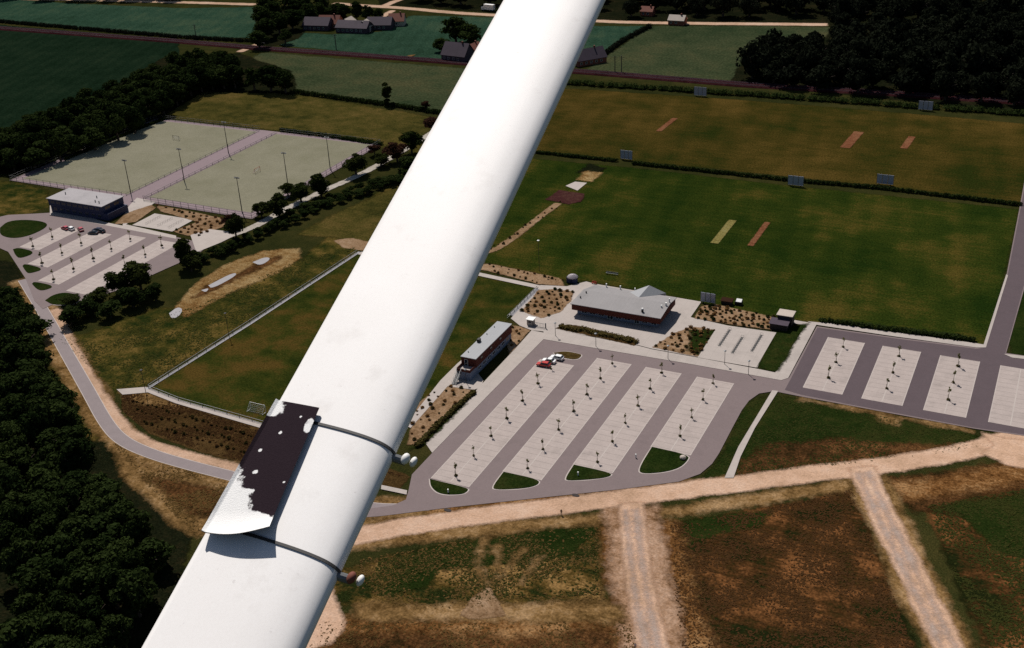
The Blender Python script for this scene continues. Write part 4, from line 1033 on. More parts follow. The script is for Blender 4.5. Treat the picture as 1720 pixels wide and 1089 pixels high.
def tree(p, h, r, key, label, group, name='broadleaf_tree', z=.05, k=None):
    vs = VAR[key]; cm, tm = vs[rng.randrange(len(vs)) if k is None else k]
    ref = {'broad': (9.0, 4.2), 'wood': (10.0, 4.6), 'copper': (8.0, 3.6), 'poplar': (9.0, 2.2)}[key]
    t = thing(name, label, 'tree', (p[0], p[1], z), rng.uniform(0, 6.28), group)
    r *= 1.28
    t.scale = (r / ref[1], r / ref[1], h / ref[0])
    link('trunk', tm, t); link('crown', cm, t)
    return t

def scatter(poly, spacing, n_max, tries=6000):
    A = np.asarray([tuple(p) for p in poly]); lo, hi = A.min(0), A.max(0); pts = []
    c = nrg.uniform(lo, hi, (tries, 2)); c = c[signed(c, poly) > 0]
    grid = {}
    for q in c:
        k = (int(q[0] // spacing), int(q[1] // spacing))
        if all((q[0] - o[0]) ** 2 + (q[1] - o[1]) ** 2 > spacing ** 2 for dx in (-1, 0, 1) for dy in (-1, 0, 1) for o in grid.get((k[0] + dx, k[1] + dy), ())):
            grid.setdefault(k, []).append(q); pts.append(q)
            if len(pts) >= n_max: break
    return pts

# near wood at the left
for q in scatter(ats([(-140, 520), (30, 520), (62, 560), (80, 640), (118, 740), (170, 830), (225, 905), (262, 960), (262, 1010), (190, 1120), (120, 1240), (-20, 1240), (60, 1000), (-20, 900), (-160, 860)]), 4.6, 260):
    tree(q, rng.uniform(7, 11.5), rng.uniform(3.2, 5.0), 'wood', 'dark leafy tree in the dense wood left of the curved asphalt road', 'trees of the near wood')
# belt of trees beyond the hockey ground
for q in scatter(ats([(-100, 330), (0, 298), (70, 282), (150, 258), (235, 222), (330, 156), (402, 148), (404, 126), (340, 112), (300, 125), (220, 160), (140, 196), (-100, 280)]), 6.0, 150):
    tree(q, rng.uniform(9, 14), rng.uniform(4.2, 6.2), 'wood', 'dark tree in the belt behind the left hockey pitch', 'trees of the belt behind the hockey pitches')
for k, (x, y, h, r, lb) in enumerate(((428, 152, 12, 6.2, 'left tree of the round clump above the hockey pitches'), (456, 154, 14, 6.8, 'tallest tree in the round clump above the hockey pitches'), (480, 157, 12.5, 5.6, 'right tree of the round clump above the hockey pitches'))):
    tree(at(x, y), h, r, 'wood', lb, 'clump above the hockey pitches')
tree(at(650, 177), 11.5, 3.0, 'poplar', 'lone narrow tree in the hedge line left of the strut', None, 'narrow_tree')
tree(at(716, 186), 5.0, 2.2, 'copper', 'small round bush at the hedge line next to the strut', None, 'hedge_bush')
# trees along the white path
for x, y, h, r, key, lb in ((598, 294, 9.5, 5.0, 'broad', 'round dark tree at the far end of the white path row'), (540, 332, 10, 4.6, 'broad', 'second round tree of the white path row, beside the far hockey corner'),
        (506, 340, 8.0, 4.2, 'broad', 'third tree of the white path row, lower than its neighbours'), (470, 368, 10.5, 4.8, 'broad', 'fourth tree of the white path row, tall and dense'),
        (440, 366, 6.5, 3.6, 'broad', 'low bushy tree left of the tall one in the path row'), (484, 330, 6, 3.4, 'broad', 'small tree squeezed behind the path row'),
        (397, 402, 10.5, 3.6, 'broad', 'slim dark tree where the white path meets the pale yard'), (392, 384, 6, 3.2, 'copper', 'brownish tree at the hockey pitch corner'),
        (314, 450, 11, 4.2, 'broad', 'upright dark tree at the right end of the hockey car park'), (322, 456, 7, 3.6, 'broad', 'low bush at the foot of the upright tree'),
        (204, 496, 9.5, 4.3, 'broad', 'big round tree overhanging the hockey car park, left crown'), (238, 492, 11.5, 5.2, 'broad', 'largest tree beside the hockey car park'),
        (224, 516, 7.0, 4.4, 'wood', 'dark tree in front of the largest one by the sand'), (262, 505, 6.0, 3.2, 'wood', 'small dark tree at the right foot of the largest tree'),
        (170, 512, 6.0, 4.0, 'broad', 'spreading tree left of the big car park trees'), (148, 530, 6.0, 3.8, 'wood', 'dark tree at the bend of the asphalt road'),
        (186, 534, 5.5, 3.8, 'wood', 'dark tree in the shade in front of the spreading one'), (120, 545, 6.0, 4.0, 'wood', 'low dark tree touching the asphalt road'),
        (118, 512, 3.4, 3.6, 'broad', 'low rounded thicket on the last car park island'),
        (668, 272, 9, 5.0, 'copper', 'large copper tree close to the left edge of the strut'), (640, 280, 6, 3.6, 'broad', 'green bush left of the copper tree'), (692, 258, 10, 5.0, 'broad', 'tall tree half hidden by the strut'),
        (630, 262, 5, 3.0, 'copper', 'small brown bush at the right hockey pitch corner'), (726, 228, 9, 4.0, 'copper', 'brown tree at the edge of the strut above the path'), (690, 290, 7, 4.4, 'wood', 'dark bush below the copper tree')):
    tree(at(x, y), h, r, key, lb, 'trees along the white path')
# undergrowth below the path row
for q in scatter(ats([(330, 440), (420, 398), (520, 350), (600, 318), (690, 290), (690, 305), (560, 345), (460, 392), (330, 455)]), 3.0, 60):
    tree(q, rng.uniform(2.0, 3.6), rng.uniform(1.6, 2.6), 'wood', 'dark bush in the ditch below the white path', 'ditch bushes below the white path', 'ditch_bush')
# farm trees
for x, y, h, r in ((448, 66, 13, 7), (470, 58, 14, 7), (492, 50, 13, 7), (520, 40, 13, 7), (540, 34, 12, 6), (566, 34, 11, 6), (440, 44, 13, 7), (462, 36, 13, 7), (490, 30, 13, 7), (515, 24, 12, 7), (542, 22, 12, 6), (452, 22, 12, 7), (436, 82, 11, 6), (480, 74, 9, 5)):
    tree(at(x, y), h, r, 'wood', 'dark tree in the copse left of the far farmstead', 'copse left of the farmstead')
for x, y, h, r, lb in ((578, 38, 12, 5, 'left tree behind the pale outbuilding of the farmstead'), (600, 36, 13, 4, 'tall slim tree behind the farmstead'), (618, 38, 11, 4.5, 'tree right of the tall slim farmstead tree'), (638, 38, 9, 4, 'rightmost tree among the farmstead barns'),
                       (766, 72, 15, 8, 'large dark tree behind the slate house'), (790, 78, 13, 7, 'dark tree right of the large one by the slate house'), (742, 88, 8, 5, 'bushy tree left of the slate house')):
    tree(at(x, y), h, r, 'wood', lb, 'farm trees')
# far woods (one mesh each, no parts at this distance)
def far_wood(poly, spacing, n, label, group):
    for q in scatter(poly, spacing, n, 9000):
        o = link('wood_tree', FAR[rng.randrange(5)], None, (q[0], q[1], .05)); o.rotation_euler.z = rng.uniform(0, 6.28)
        s = rng.uniform(.8, 1.25); o.scale = (s, s, s * rng.uniform(.85, 1.2)); tag(o, label, 'tree', group)
far_wood(ats([(1246, 140), (1300, 146), (1420, 156), (1740, 182), (1800, 186), (1800, 46), (1420, 76), (1268, 108)]), 11.5, 125, 'dark tree of the wood at the upper right beyond the railway', 'trees of the upper right wood')
far_wood(ats([(1400, 68), (1800, 46), (1800, -20), (1540, -30), (1400, 10)]), 15.0, 80, 'dark tree of the distant wood in the top right corner', 'trees of the top right wood')
far_wood(ats([(640, 2), (850, 15), (1010, 28), (1400, 32), (1420, -30), (1000, -40), (620, -30)]), 14.0, 80, 'dark tree of the wood behind the far country road', 'trees of the wood behind the country road')
far_wood(ats([(-20, 1), (90, 1), (300, 4), (300, -3), (-20, -6)]), 12.0, 12, 'dark roadside tree at the top left corner', 'roadside trees at top left')

# ---- hedges
def hedge(name, label, pts, w, h, seed, mat='leaf_dark', gaps=None, z=.05):
    pts = [Vector((p[0], p[1])) for p in pts]; g = random.Random(seed); lob = []
    for a, b in zip(pts, pts[1:]):
        L = (b - a).length; n = max(2, int(L / (w * .30)))
        for k in range(n):
            q = a + (b - a) * ((k + g.uniform(0, 1)) / n); lob.append((q.x + g.uniform(-.2, .2) * w, q.y + g.uniform(-.2, .2) * w, h * g.uniform(.3, .6), w * g.uniform(.4, .6)))
    V, F = leaf_cloud(lob, int(len(lob) * 34), .34, seed)
    V = [(x, y, max(z, zz * 1.0 if zz < h * 1.15 else h * 1.15)) for x, y, zz in V]
    me = bpy.data.meshes.new(name); me.from_pydata(V, [], F); me.update(); me.materials.append(M[mat])
    return tag(link(name, me), label, 'hedge')
hedge('boundary_hedge', 'dark clipped hedge left of the gap above the practice area', ats([(850, 253), (905, 258), (1036, 272)]), 1.8, 1.3, 1)
hedge('boundary_hedge', 'long dark hedge between the two cricket fields', ats([(1062, 276), (1340, 306), (1480, 318), (1712, 346)]), 1.9, 1.4, 2)
hedge('railway_hedge', 'broad dark hedge along the far edge of the dry cricket field', ats([(930, 140), (975, 143), (1240, 160), (1560, 183), (1760, 197)]), 5.0, 2.2, 3)
hedge('field_hedge', 'low dark hedge between pasture and meadow above the hockey pitches', ats([(490, 156), (560, 166), (650, 178), (740, 192)]), 3.0, 2.0, 4)
hedge('field_hedge', 'thin dark ditch hedge between the two crop fields at upper left', ats([(-60, 34), (0, 38), (300, 64), (440, 72)]), 4.0, 2.0, 5, 'leaf_far')
hedge('field_hedge', 'dark hedge running up from the purple-roofed farmhouse', ats([(1008, 98), (1050, 68), (1092, 46)]), 3.5, 2.2, 6, 'leaf_far')
hedge('lot_hedge', 'dark hedge strip along the right lot edge of the cricket field', ats([(1380, 541), (1500, 556), (1640, 574)]), 2.0, 1.2, 7)
hedge('pitch_hedge', 'bushy strip along the far fence of the right hockey pitch', ats([(470, 220), (560, 232), (640, 244)]), 2.4, 1.6, 8)
hedge('pitch_hedge', 'bushy strip at the left fence of the hockey ground', ats([(110, 270), (200, 232), (275, 202)]), 1.8, 1.4, 9)
hedge('verge_hedge', 'dark clipped strip below the changing block path', ats([(700, 752), (760, 692), (797, 660)]), 1.6, .9, 11, 'leaf_shrub', z=.17)
hedge('bed_hedge', 'long low dark hedge bed in front of the clubhouse', ats([(940, 551), (985, 557), (1030, 567), (1066, 576)]), 2.6, .9, 12, 'leaf_shrub', z=.18)

# ---- young trees in the parking rows
def young_tree(p, s, label, group, z=.13, k=0):
    cm, tm = VAR['young'][k % 4]
    t = thing('young_tree', label, 'tree', (p[0], p[1], z), rng.uniform(0, 6.28), group)
    t.scale = (s, s, s)
    link('trunk', STEM, t); link('crown', cm, t); link('base_shrub', SHRUB[k % 3], t)
st = MB(); st.tube((0, 0, -.02), (.05, .03, 3.0), .07, .035, 6).tube((.18, 0, -.02), (.18, 0, 1.5), .045, n=5)
for k in range(4):
    a = k * 1.6; st.tube((.04, .02, 1.9 + .2 * k), (math.cos(a) * .4, math.sin(a) * .4, 2.5 + .2 * k), .025, .012, 4)
STEM = st.mesh('trunk', 'stem')
SHRUB = []
for i in range(3):
    V, F = leaf_cloud([(0, 0, .2, .38), (.28, .1, .16, .26), (-.22, .18, .15, .25)], 60, .13, 300 + i)
    V = [(x, y, max(.0, z)) for x, y, z in V]
    me = bpy.data.meshes.new('base_shrub'); me.from_pydata(V, [], F); me.update(); me.materials.append(M['leaf_base']); SHRUB.append(me)
ROWS = (('first', [(764, 800), (796, 767), (825, 734), (851, 704), (879, 675), (904, 646), (927, 621)]),
        ('second', [(886, 788), (912, 756), (938, 723), (963, 692), (986, 664), (1007, 637), (1028, 612)]),
        ('third', [(1003.7, 777.5), (1027, 743), (1050, 712), (1071, 683), (1091.6, 654.6), (1111.7, 628)]),
        ('fourth', [(1143, 734), (1162, 703), (1180.6, 672.6), (1198.6, 645.6)]),
        ('fifth', [(1391, 636), (1403.4, 610), (1415, 584)]), ('sixth', [(1489, 654), (1500.6, 627.6), (1509.7, 600)]), ('seventh', [(1592, 673), (1600, 644), (1609, 617)]))
ORD = ('nearest', 'second', 'third', 'fourth', 'fifth', 'sixth', 'seventh')
k = 0
for row, (nm, pts) in enumerate(ROWS):
    for i, (x, y) in enumerate(pts):
        p = at(x, y); lb = '%s young tree from the dirt road in the %s parking row from the left' % (ORD[i], nm) if row < 4 else '%s young tree from the front in the %s parking row from the left' % (ORD[i], nm)
        young_tree((BLOCKS[row][0], p.y), rng.uniform(.9, 1.15) * (1.0 if row < 4 else 1.1), lb, 'young trees in the main car park', .132, k); k += 1
for row, (x, ys) in enumerate(((-347.6, (284, 293.8)), (-331.8, (273.1, 283, 293)), (-316.3, (263.5, 273.3, 283.2, 292.5, 302.6)), (-300.0, (282, 292.7, 301.8)))):
    for i, y in enumerate(ys):
        young_tree((x, y), rng.uniform(1.15, 1.45), '%s young tree from the wood in the %s hockey parking row' % (ORD[i], ORD[row] if row else 'far left'), 'young trees in the hockey car park', .132, k); k += 1

# ---- shrubs
SH = {}
for key, mt in (('g', 'leaf_shrub'), ('d', 'leaf_dry'), ('k', 'leaf_dark')):
    SH[key] = []
    for i in range(3):
        V, F = leaf_cloud([(0, 0, .34, .42), (.3, .12, .26, .3), (-.25, .2, .25, .3), (.02, -.28, .3, .3)], 90, .15, 400 + i + ord(key))
        V = [(x, y, max(.0, z)) for x, y, z in V]
        me = bpy.data.meshes.new('shrub'); me.from_pydata(V, [], F); me.update(); me.materials.append(M[mt]); SH[key].append(me)
def shrub(q, s, key, label, group, z, hs=1.0):
    o = link('sapling' if 'sapling' in label else 'shrub', SH[key][rng.randrange(3)], None, (q[0], q[1], z)); o.scale = (s, s, s * hs); o.rotation_euler.z = rng.uniform(0, 6.28); tag(o, label, 'shrub', group)
def shrubs(poly, spacing, n, keys, lo, hi, label, group, z):
    for q in scatter(poly, spacing, n, 3000): shrub(q, rng.uniform(lo, hi), rng.choice(keys), label, group, z)
shrubs(BEDS['a'], 1.7, 42, 'gkdg', .45, 1.5, 'small shrub in the sandy bed between gate and clubhouse', 'shrubs in the gate bed', .17)
shrubs(BEDS['c'], 1.5, 44, 'dgd', .5, 1.4, 'small shrub in the brown bed right of the clubhouse', 'shrubs in the bed right of the clubhouse', .18)
shrubs(BEDS['d'], 1.4, 66, 'ddgk', .5, 1.4, 'dry reddish shrub in the bed behind the cycle slab', 'shrubs behind the cycle slab', .17)
shrubs(BEDS['f'], 1.9, 38, 'gdd', .45, 1.3, 'small shrub in the bed below the outside stair', 'shrubs below the outside stair', .09)
shrubs(ats([(262, 346), (300, 352), (395, 372), (370, 384), (335, 398), (290, 390), (334, 374)]), 2.2, 40, 'gdd', .9, 1.4, 'shrub in the bed round the hockey cycle slab', 'shrubs round the hockey cycle slab', .135)
shrubs(BEDS['h'], 1.6, 8, 'dg', .6, 1.0, 'small shrub in the strip behind the changing block', 'shrubs behind the changing block', .165)
for a, b, n, lb, gp, z in (((815, 428), (940, 342), 17, 'dark shrub in the row on the sandy strip up to the practice area', 'shrub row to the practice area', .07),
                        ((822, 446), (900, 462), 8, 'dark shrub in the front row beside the football field top path', 'front shrub row at the football path', .12),
                        ((828, 456), (905, 474), 8, 'dark shrub in the back row beside the football field top path', 'back shrub row at the football path', .12),
                        ((915, 466), (950, 474), 6, 'dark shrub right of the tall lamp post', 'shrubs by the tall lamp post', .12),
                        ((216, 672), (440, 738), 30, 'dark sapling in the planted row below the football path', 'sapling row below the football path', .06),
                        ((230, 690), (430, 752), 24, 'dark sapling in the second planted row above the asphalt road', 'second sapling row above the road', .06),
                        ((240, 708), (420, 766), 20, 'dark sapling in the lowest planted row above the asphalt road', 'lowest sapling row above the road', .06)):
    for i in range(n):
        q = at(a[0] + (b[0] - a[0]) * (i + rng.uniform(-.4, .4)) / (n - 1), a[1] + (b[1] - a[1]) * (i + rng.uniform(-.8, .8)) / (n - 1)); shrub(q, rng.uniform(.45, 1.1), rng.choice('gggd'), lb, gp, z, 1.2)
# ---- rough grass
def tufts(name, poly, n, h, mat, seed, z=.05, label=None):
    g = np.random.default_rng(seed); A = np.asarray([tuple(p) for p in poly]); lo, hi = A.min(0), A.max(0)
    c = g.uniform(lo, hi, (n * 3, 2)); c = c[signed(c, poly) > 0][:n]
    dens = np.sin(c[:, 0] * .31 + 1.3 * np.sin(c[:, 1] * .23)) + np.sin(c[:, 1] * .37 + 1.7 * np.sin(c[:, 0] * .19)) + g.normal(size=len(c)) * .9
    c = c[dens > -.2]; n = len(c)
    w = g.uniform(.12, .34, n); hh = h * g.uniform(.3, 1.0, n); V = []
    for k in range(2):
        a = g.uniform(0, 2 * math.pi, n); dx, dy = np.cos(a) * w, np.sin(a) * w
        ox, oy = g.normal(size=n) * .12, g.normal(size=n) * .12
        bx, by = c[:, 0] + ox, c[:, 1] + oy; t1, t2 = g.uniform(.1, .9, n), g.uniform(.2, 1.0, n)
        V.append(np.stack([np.stack([bx - dx, by - dy, np.full(n, z)], 1), np.stack([bx + dy * .7, by - dx * .7, z + hh * t1 * .6], 1),
                           np.stack([bx + dx, by + dy, z + hh * t2 * .7], 1), np.stack([bx - dy * .7, by + dx * .7, z + hh * t1 * .6], 1)], 1).reshape(-1, 3))
    V = np.concatenate(V)
    F = [(4 * i, 4 * i + 1, 4 * i + 2, 4 * i + 3) for i in range(len(V) // 4)]
    me = bpy.data.meshes.new(name); me.from_pydata(V.tolist(), [], F); me.update(); me.materials.append(M[mat])
    o = link(name, me); tag(o, label, 'grass'); o['kind'] = 'stuff'
tufts('rough_grass', ats([(600, 940), (760, 912), (900, 895), (1010, 884), (1016, 1010), (700, 1025), (580, 1000)]), 5000, .3, 'tuft_dry', 1, .05, 'dry rough grass in the field below the dirt road')
tufts('rough_grass', ats([(640, 940), (900, 895), (1005, 888), (1005, 1000), (760, 1010), (600, 1000)]), 6000, .35, 'tuft_green', 2, .05, 'green weeds in the field below the dirt road')
tufts('rough_grass', ats([(1126, 880), (1260, 862), (1430, 822), (1465, 905), (1540, 1110), (1150, 1130), (1130, 960)]), 16000, .3, 'tuft_brown', 3, .05, 'brown weeds between the two earth roads')
tufts('rough_grass', ats([(1560, 850), (1760, 815), (1800, 1120), (1680, 1120), (1600, 960)]), 9000, .3, 'tuft_green', 4, .05, 'dark weeds in the lower right corner')
tufts('rough_grass', ats([(205, 662), (246, 664), (445, 724), (640, 786), (680, 800), (420, 778), (330, 754), (250, 724), (205, 690)]), 9000, .35, 'tuft_brown', 5, .05, 'scrub grass between football path and asphalt road')
tufts('rough_grass', ats([(1252, 680), (1300, 666), (1636, 730), (1660, 750), (1430, 780), (1190, 802)]), 6000, .25, 'tuft_green', 6, .05, 'green weeds in the triangle below the right car park')
tufts('rough_grass', ats([(90, 565), (140, 570), (330, 515), (505, 436), (600, 415), (240, 650), (195, 655)]), 8000, .3, 'tuft_green', 7, .05, 'tall grass between asphalt road and football field')
tufts('rough_grass', ats([(150, 700), (190, 745), (250, 775), (400, 812), (330, 905), (270, 840)]), 5000, .35, 'tuft_dry', 8, .06, 'dry grass between asphalt road and wood')
tufts('rough_grass', ats([(520, 1045), (1060, 1046), (1080, 1130), (470, 1130)]), 4000, .3, 'tuft_dry', 9, .06, 'sparse dry weeds along the bottom edge')

# ================================================================== PEOPLE
def person(p, z, rz, label, top, legs, hgt=1.75):
    s = hgt / 1.75
    J = [(0, 0, .95), (0, 0, 1.18), (0, .0, 1.40), (0, .01, 1.50), (0, .02, 1.58), (0, .03, 1.70),
         (.10, 0, .90), (.11, .05, .50), (.11, .0, .08), (.11, .14, .04), (-.10, 0, .90), (-.11, -.05, .50), (-.11, -.14, .08), (-.11, 0, .04),
         (.19, 0, 1.38), (.24, -.03, 1.12), (.25, .06, .86), (.25, .09, .78), (-.19, 0, 1.38), (-.24, .03, 1.12), (-.25, .12, .88), (-.25, .15, .80)]
    Rr = [.14, .13, .15, .06, .08, .09, .09, .065, .045, .04, .09, .065, .045, .04, .06, .045, .035, .03, .06, .045, .035, .03]
    E_ = [(0, 1), (1, 2), (2, 3), (3, 4), (4, 5), (0, 6), (6, 7), (7, 8), (8, 9), (0, 10), (10, 11), (11, 12), (12, 13), (2, 14), (14, 15), (15, 16), (16, 17), (2, 18), (18, 19), (19, 20), (20, 21)]
    me = bpy.data.meshes.new('person'); me.from_pydata([tuple(c * s for c in j) for j in J], E_, []); me.update()
    o = link('person', me, None, (p[0], p[1], z)); o.rotation_euler.z = rz
    md = o.modifiers.new('skin', 'SKIN')
    if not me.skin_vertices: me.skin_vertices.new()
    for i, sv in enumerate(me.skin_vertices[0].data): sv.radius = (Rr[i] * s, Rr[i] * s); sv.use_root = (i == 0)
    md2 = o.modifiers.new('sub', 'SUBSURF'); md2.levels = 1; md2.render_levels = 1
    dg = bpy.context.evaluated_depsgraph_get(); ev = o.evaluated_get(dg); nm = bpy.data.meshes.new_from_object(ev)
    o.modifiers.clear(); o.data = nm
    nm.materials.clear()
    for mt in (top, legs, 'skin', 'hair'): nm.materials.append(M[mt])
    for f in nm.polygons:
        c = f.center; zz = c.z / s
        f.material_index = 1 if zz < .98 and abs(c.x) < .2 * s else 2 if (zz > 1.47 and not (zz > 1.66 or (c.y < .0 and zz > 1.55))) or (abs(c.x) > .2 * s and zz < .86) else 3 if zz > 1.5 else 0
        f.use_smooth = True
    return tag(o, label, 'person')
person(at(943, 866), .09, R(30), 'person in brown clothes standing at the edge of the dirt road', 'cloth_brown', 'cloth_dark')
person(at(1067, 1092), .09, R(200), 'person with dark hair and pale top on the earth road at the bottom edge', 'cloth_pale', 'cloth_dark', 1.8)

# ================================================================== WING STRUT (the aeroplane the picture is taken from)
LOW = Vector((-0.6145, 0.5962, CAM_H - 0.7235)); AX = Vector((-0.0867, 0.9290, 0.3598)).normalized()
NN = Vector((0.5483, -0.2571, 0.7958)); NN = (NN - AX * NN.dot(AX)).normalized()
CC = AX.cross(NN); CC = CC if CC.dot(Vector((0.83, 0.27, -0.49))) > 0 else -CC
def S(t, u, v): return LOW + AX * t + CC * u + NN * v
# section: sharp trailing edge at the left, broad sunlit face, rounded nose at the right
us = np.concatenate([np.linspace(-.066, .045, 28), .045 + .021 * np.sin(np.linspace(0, math.pi / 2, 12)[1:])])
phi = np.interp(us, [-.066, -.03, 0, .025, .045, .058, .064, .066], [R(37), R(35), R(32), R(27), R(16), R(-12), R(-48), R(-82)])
hts = np.concatenate([[0], np.cumsum(np.diff(us) * np.tan((phi[1:] + phi[:-1]) / 2))])
HT = lambda u: float(np.interp(u, us, hts))
OFF = -.03
prof = [(u, h + OFF) for u, h in zip(us, hts)]
und = [(.062, hts[-1] + OFF - .012), (.05, hts[-1] + OFF - .026), (.02, hts[-1] * .4 + OFF - .032), (-.03, OFF - .018), (-.06, OFF - .004)]
prof = prof + und
t = thing('wing_strut', 'white painted aircraft wing strut crossing the whole view in the foreground', 'wing strut', S(0, 0, 0))
base = S(0, 0, 0)
TS = np.linspace(-.9, 2.6, 60); n = len(prof)
V = [S(tt, u, v) - base for tt in TS for u, v in prof]
F = [(i * n + k, i * n + (k + 1) % n, (i + 1) * n + (k + 1) % n, (i + 1) * n + k) for i in range(len(TS) - 1) for k in range(n)]
b = MB(); b.add(V, F)
mt, nt, N, L = nodes_of('strut_paint')
tc = N.new('ShaderNodeTexCoord'); pos = tc.outputs['Object']
n1 = noise(nt, pos, 9, 5); n2 = noise(nt, pos, 420, 2, .8); n3 = noise(nt, pos, 130, 3, .6)
cc = mixc(nt, n1, (.77, .74, .715), (.86, .84, .82))
spk = mth(nt, 'MULTIPLY_ADD', n3, 14.0, -9.7, clamp=True)
cc = mixc(nt, mth(nt, 'MULTIPLY', spk, .5), cc, (.45, .41, .40))
cc = mixc(nt, mth(nt, 'MULTIPLY_ADD', n2, .6, -.2, clamp=True), cc, (.66, .62, .59))
sm = mth(nt, 'MULTIPLY_ADD', noise(nt, pos, 22, 6, .7), 5.0, -2.9, clamp=True)
cc = mixc(nt, mth(nt, 'MULTIPLY', sm, .35), cc, (.52, .48, .45))
pb = N.new('ShaderNodeBsdfPrincipled'); L.new(cc, pb.inputs['Base Color']); pb.inputs['Roughness'].default_value = .55; pb.inputs['Specular IOR Level'].default_value = .25
oo = N.new('ShaderNodeOutputMaterial'); L.new(pb.outputs[0], oo.inputs[0]); M['strut'] = mt
b.build('strut_body', 'strut', t, smooth=True)
# foot step: thin bent plate on the left half, black anti-slip coat worn off in places, lower end turned up into a lip
mt, nt, N, L = nodes_of('worn_antislip')
a = N.new('ShaderNodeAttribute'); a.attribute_name = 'bare'; tc = N.new('ShaderNodeTexCoord')
nz = noise(nt, tc.outputs['Object'], 120, 8, .72); nz2 = noise(nt, tc.outputs['Object'], 700, 3, .7); nz3 = noise(nt, tc.outputs['Object'], 95, 2, .5)
s = mth(nt, 'ADD', a.outputs['Fac'], mth(nt, 'MULTIPLY', mth(nt, 'SUBTRACT', nz, .5), 1.1))
chips = mth(nt, 'MULTIPLY_ADD', nz3, 20, -15.2, clamp=True)
s = mth(nt, 'MAXIMUM', mth(nt, 'MULTIPLY_ADD', s, 9.0, -4.0, clamp=True), mth(nt, 'MULTIPLY', chips, .8))
blk = mixc(nt, nz2, (.010, .005, .008), (.028, .017, .023))
gm = mth(nt, 'MULTIPLY_ADD', noise(nt, tc.outputs['Object'], 55, 5, .7), 5.0, -2.9, clamp=True)
barec = mixc(nt, gm, (.80, .79, .77), (.30, .28, .29))
cc = mixc(nt, s, blk, barec)
pb = N.new('ShaderNodeBsdfPrincipled'); L.new(cc, pb.inputs['Base Color']); pb.inputs['Roughness'].default_value = .9; pb.inputs['Specular IOR Level'].default_value = .08
bp2 = N.new('ShaderNodeBump'); bp2.inputs['Strength'].default_value = .35; bp2.inputs['Distance'].default_value = .002; L.new(nz2, bp2.inputs['Height']); L.new(bp2.outputs[0], pb.inputs['Normal'])
oo = N.new('ShaderNodeOutputMaterial'); L.new(pb.outputs[0], oo.inputs[0]); M['antislip'] = mt
NT, NU = 110, 48
def step_pt(i, j, lift):
    f = j / NU; g_ = i / NT
    u = -.0700 + f * (.0565 - .011 * g_)
    tt = .102 + .014 * f + g_ * (.164 - .018 * f)
    v = HT(max(u, -.066)) + OFF + lift
    if g_ < .14:                                   # turned-up lip
        q = (.14 - g_) / .14; v += (.006 + .007 * f) * q * q; tt -= (.004 + .006 * math.sin(math.pi * f)) * q
    return S(tt, u, v) - base
VV = [step_pt(i, j, .008) for i in range(NT + 1) for j in range(NU + 1)] + [step_pt(i, j, .0055) for i in range(NT + 1) for j in range(NU + 1)]
K = (NT + 1) * (NU + 1); FF = []
for i in range(NT):
    for j in range(NU):
        q = i * (NU + 1) + j; FF += [(q, q + 1, q + NU + 2, q + NU + 1), (K + q, K + q + NU + 1, K + q + NU + 2, K + q + 1)]
for i in range(NT):
    for j in (0, NU): q = i * (NU + 1) + j; FF.append((q, q + NU + 1, K + q + NU + 1, K + q))
for j in range(NU):
    for i in (0, NT): q = i * (NU + 1) + j; FF.append((q, q + 1, K + q + 1, K + q))
b = MB(); b.add(VV, FF); so = b.build('foot_step', 'antislip', t)
bare = np.zeros(2 * K)
def blob(f, g_, cf, cg, rf, rg): return 1 - math.hypot((f - cf) / rf, (g_ - cg) / rg)
for i in range(NT + 1):
    for j in range(NU + 1):
        f, g_ = j / NU, i / NT
        fb = np.interp(g_, [0, .10, .14, .20, .29, .32, .40, .47, .50, .85, .87, .91, .95, 1], [1.2, 1.0, .62, .52, .48, .26, .18, .08, -.3, -.3, .20, .32, .28, .18])
        v = max(.45 + (fb - f) * 2.2, blob(f, g_, .94, .84, .10, .07) + .35, blob(f, g_, .45, .75, .07, .03), blob(f, g_, .24, .60, .07, .03), blob(f, g_, .36, .43, .09, .03), blob(f, g_, .93, .36, .05, .02), blob(f, g_, .7, .9, .05, .02))
        bare[i * (NU + 1) + j] = max(0, min(1, v)); bare[K + i * (NU + 1) + j] = 0
at_ = so.data.attributes.new('bare', 'FLOAT', 'POINT'); at_.data.foreach_set('value', bare.astype(np.float32))
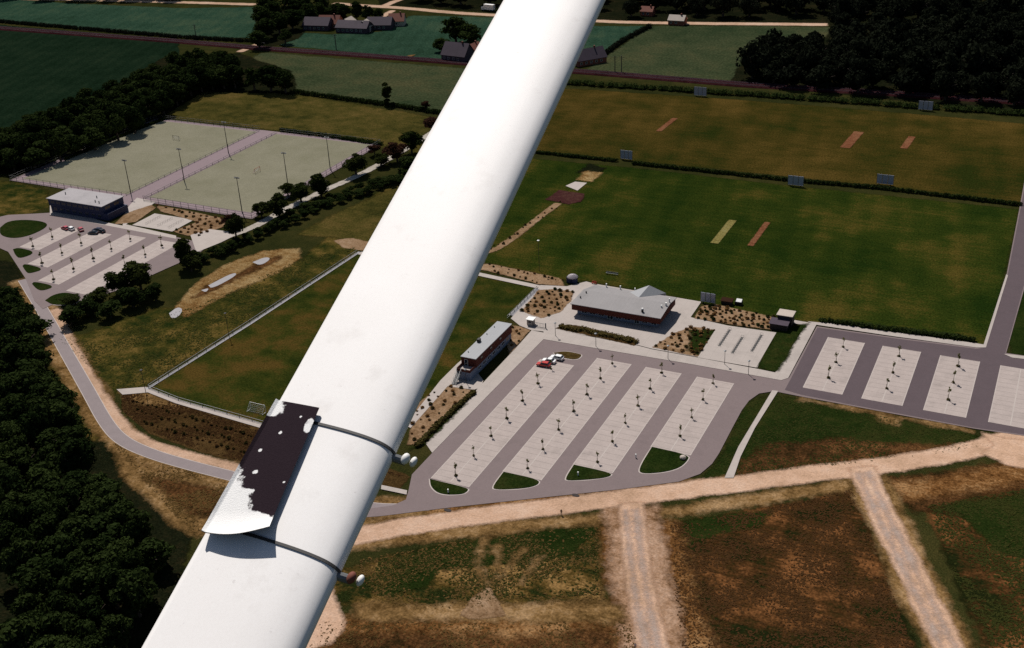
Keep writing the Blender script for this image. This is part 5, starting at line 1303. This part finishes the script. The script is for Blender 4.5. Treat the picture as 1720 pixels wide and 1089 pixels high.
# dark rubber pad under the step, showing as a black rim along the top and right side
pd = MB()
PV = []
for i in range(13):
    g_ = i / 12
    for f in (.0, .5, 1.0):
        u = -.0600 + f * (.0440 - .009 * g_); tt = .118 + .010 * f + g_ * (.143 - .014 * f)
        PV.append((tt, u))
VV = [S(tt, u, HT(max(u, -.066)) + OFF + .0052) - base for tt, u in PV] + [S(tt, u, HT(max(u, -.066)) + OFF - .001) - base for tt, u in PV]
K2 = len(PV); FF = []
for i in range(12):
    for j in range(2): q = i * 3 + j; FF.append((q, q + 1, q + 4, q + 3))
    for j in (0, 2): q = i * 3 + j; FF.append((q, q + 3, K2 + q + 3, K2 + q))
for j in range(2):
    for i in (0, 12): q = i * 3 + j; FF.append((q, q + 1, K2 + q + 1, K2 + q))
pd.add(VV, FF); pd.build('rubber_pad', 'rubber', so)
# clamp bands with worm screws
for k, (tc_, screw) in enumerate(((.2535, 'white'), (.1145, 'tile_red'))):
    wd = .0015; ring = prof[:]
    VV = []
    for s_ in (-wd, wd):
        for lift in (.0002, .0013):
            for q in range(n):
                u, v = ring[q]; a_ = ring[(q - 1) % n]; c_ = ring[(q + 1) % n]
                d = Vector((c_[0] - a_[0], c_[1] - a_[1])).normalized(); nn = Vector((-d.y, d.x))
                slope = -.0082 - .113 * (u + .01)
                VV.append(S(tc_ + slope + s_, u + nn.x * lift, v + nn.y * lift) - base)
    FF = []
    for q in range(n):
        r_ = (q + 1) % n
        FF += [(n + q, n + r_, 3 * n + r_, 3 * n + q), (q, r_, n + r_, n + q), (2 * n + q, 3 * n + q, 3 * n + r_, 2 * n + r_)]
    cb = MB(); cb.add(VV, FF); co = cb.build('clamp_band', 'pole', t)
    x = .0725; tt = tc_ - .0165
    def ball(name, c, rad, mat_, par, sq=.7):
        q = MB(); pts = []; fs = []
        for k_ in range(9):
            for j_ in range(14):
                al, be = -math.pi / 2 + k_ * math.pi / 8, 2 * math.pi * j_ / 14
                pts.append(S(c[0] + rad * math.cos(al) * math.cos(be), c[1] + rad * sq * math.sin(al), c[2] + rad * math.cos(al) * math.sin(be)) - base)
                if k_ < 8: fs.append((k_ * 14 + j_, k_ * 14 + (j_ + 1) % 14, (k_ + 1) * 14 + (j_ + 1) % 14, (k_ + 1) * 14 + j_))
        q.add(pts, fs)
        return q.build(name, mat_, par, smooth=True)
    vz = HT(.06) + OFF
    h = MB(); h.tube(S(tt - .003, .062, vz - .006) - base, S(tt - .001, .078, vz - .005) - base, .0045, .0045, 10); h.build('screw_housing', 'steel', co)
    ball('screw', (tt - .001, .0765, vz), .0062, screw, co)
    ball('band_tail', (tt + .002, .0855, vz - .004), .0058, 'white', co, .6)
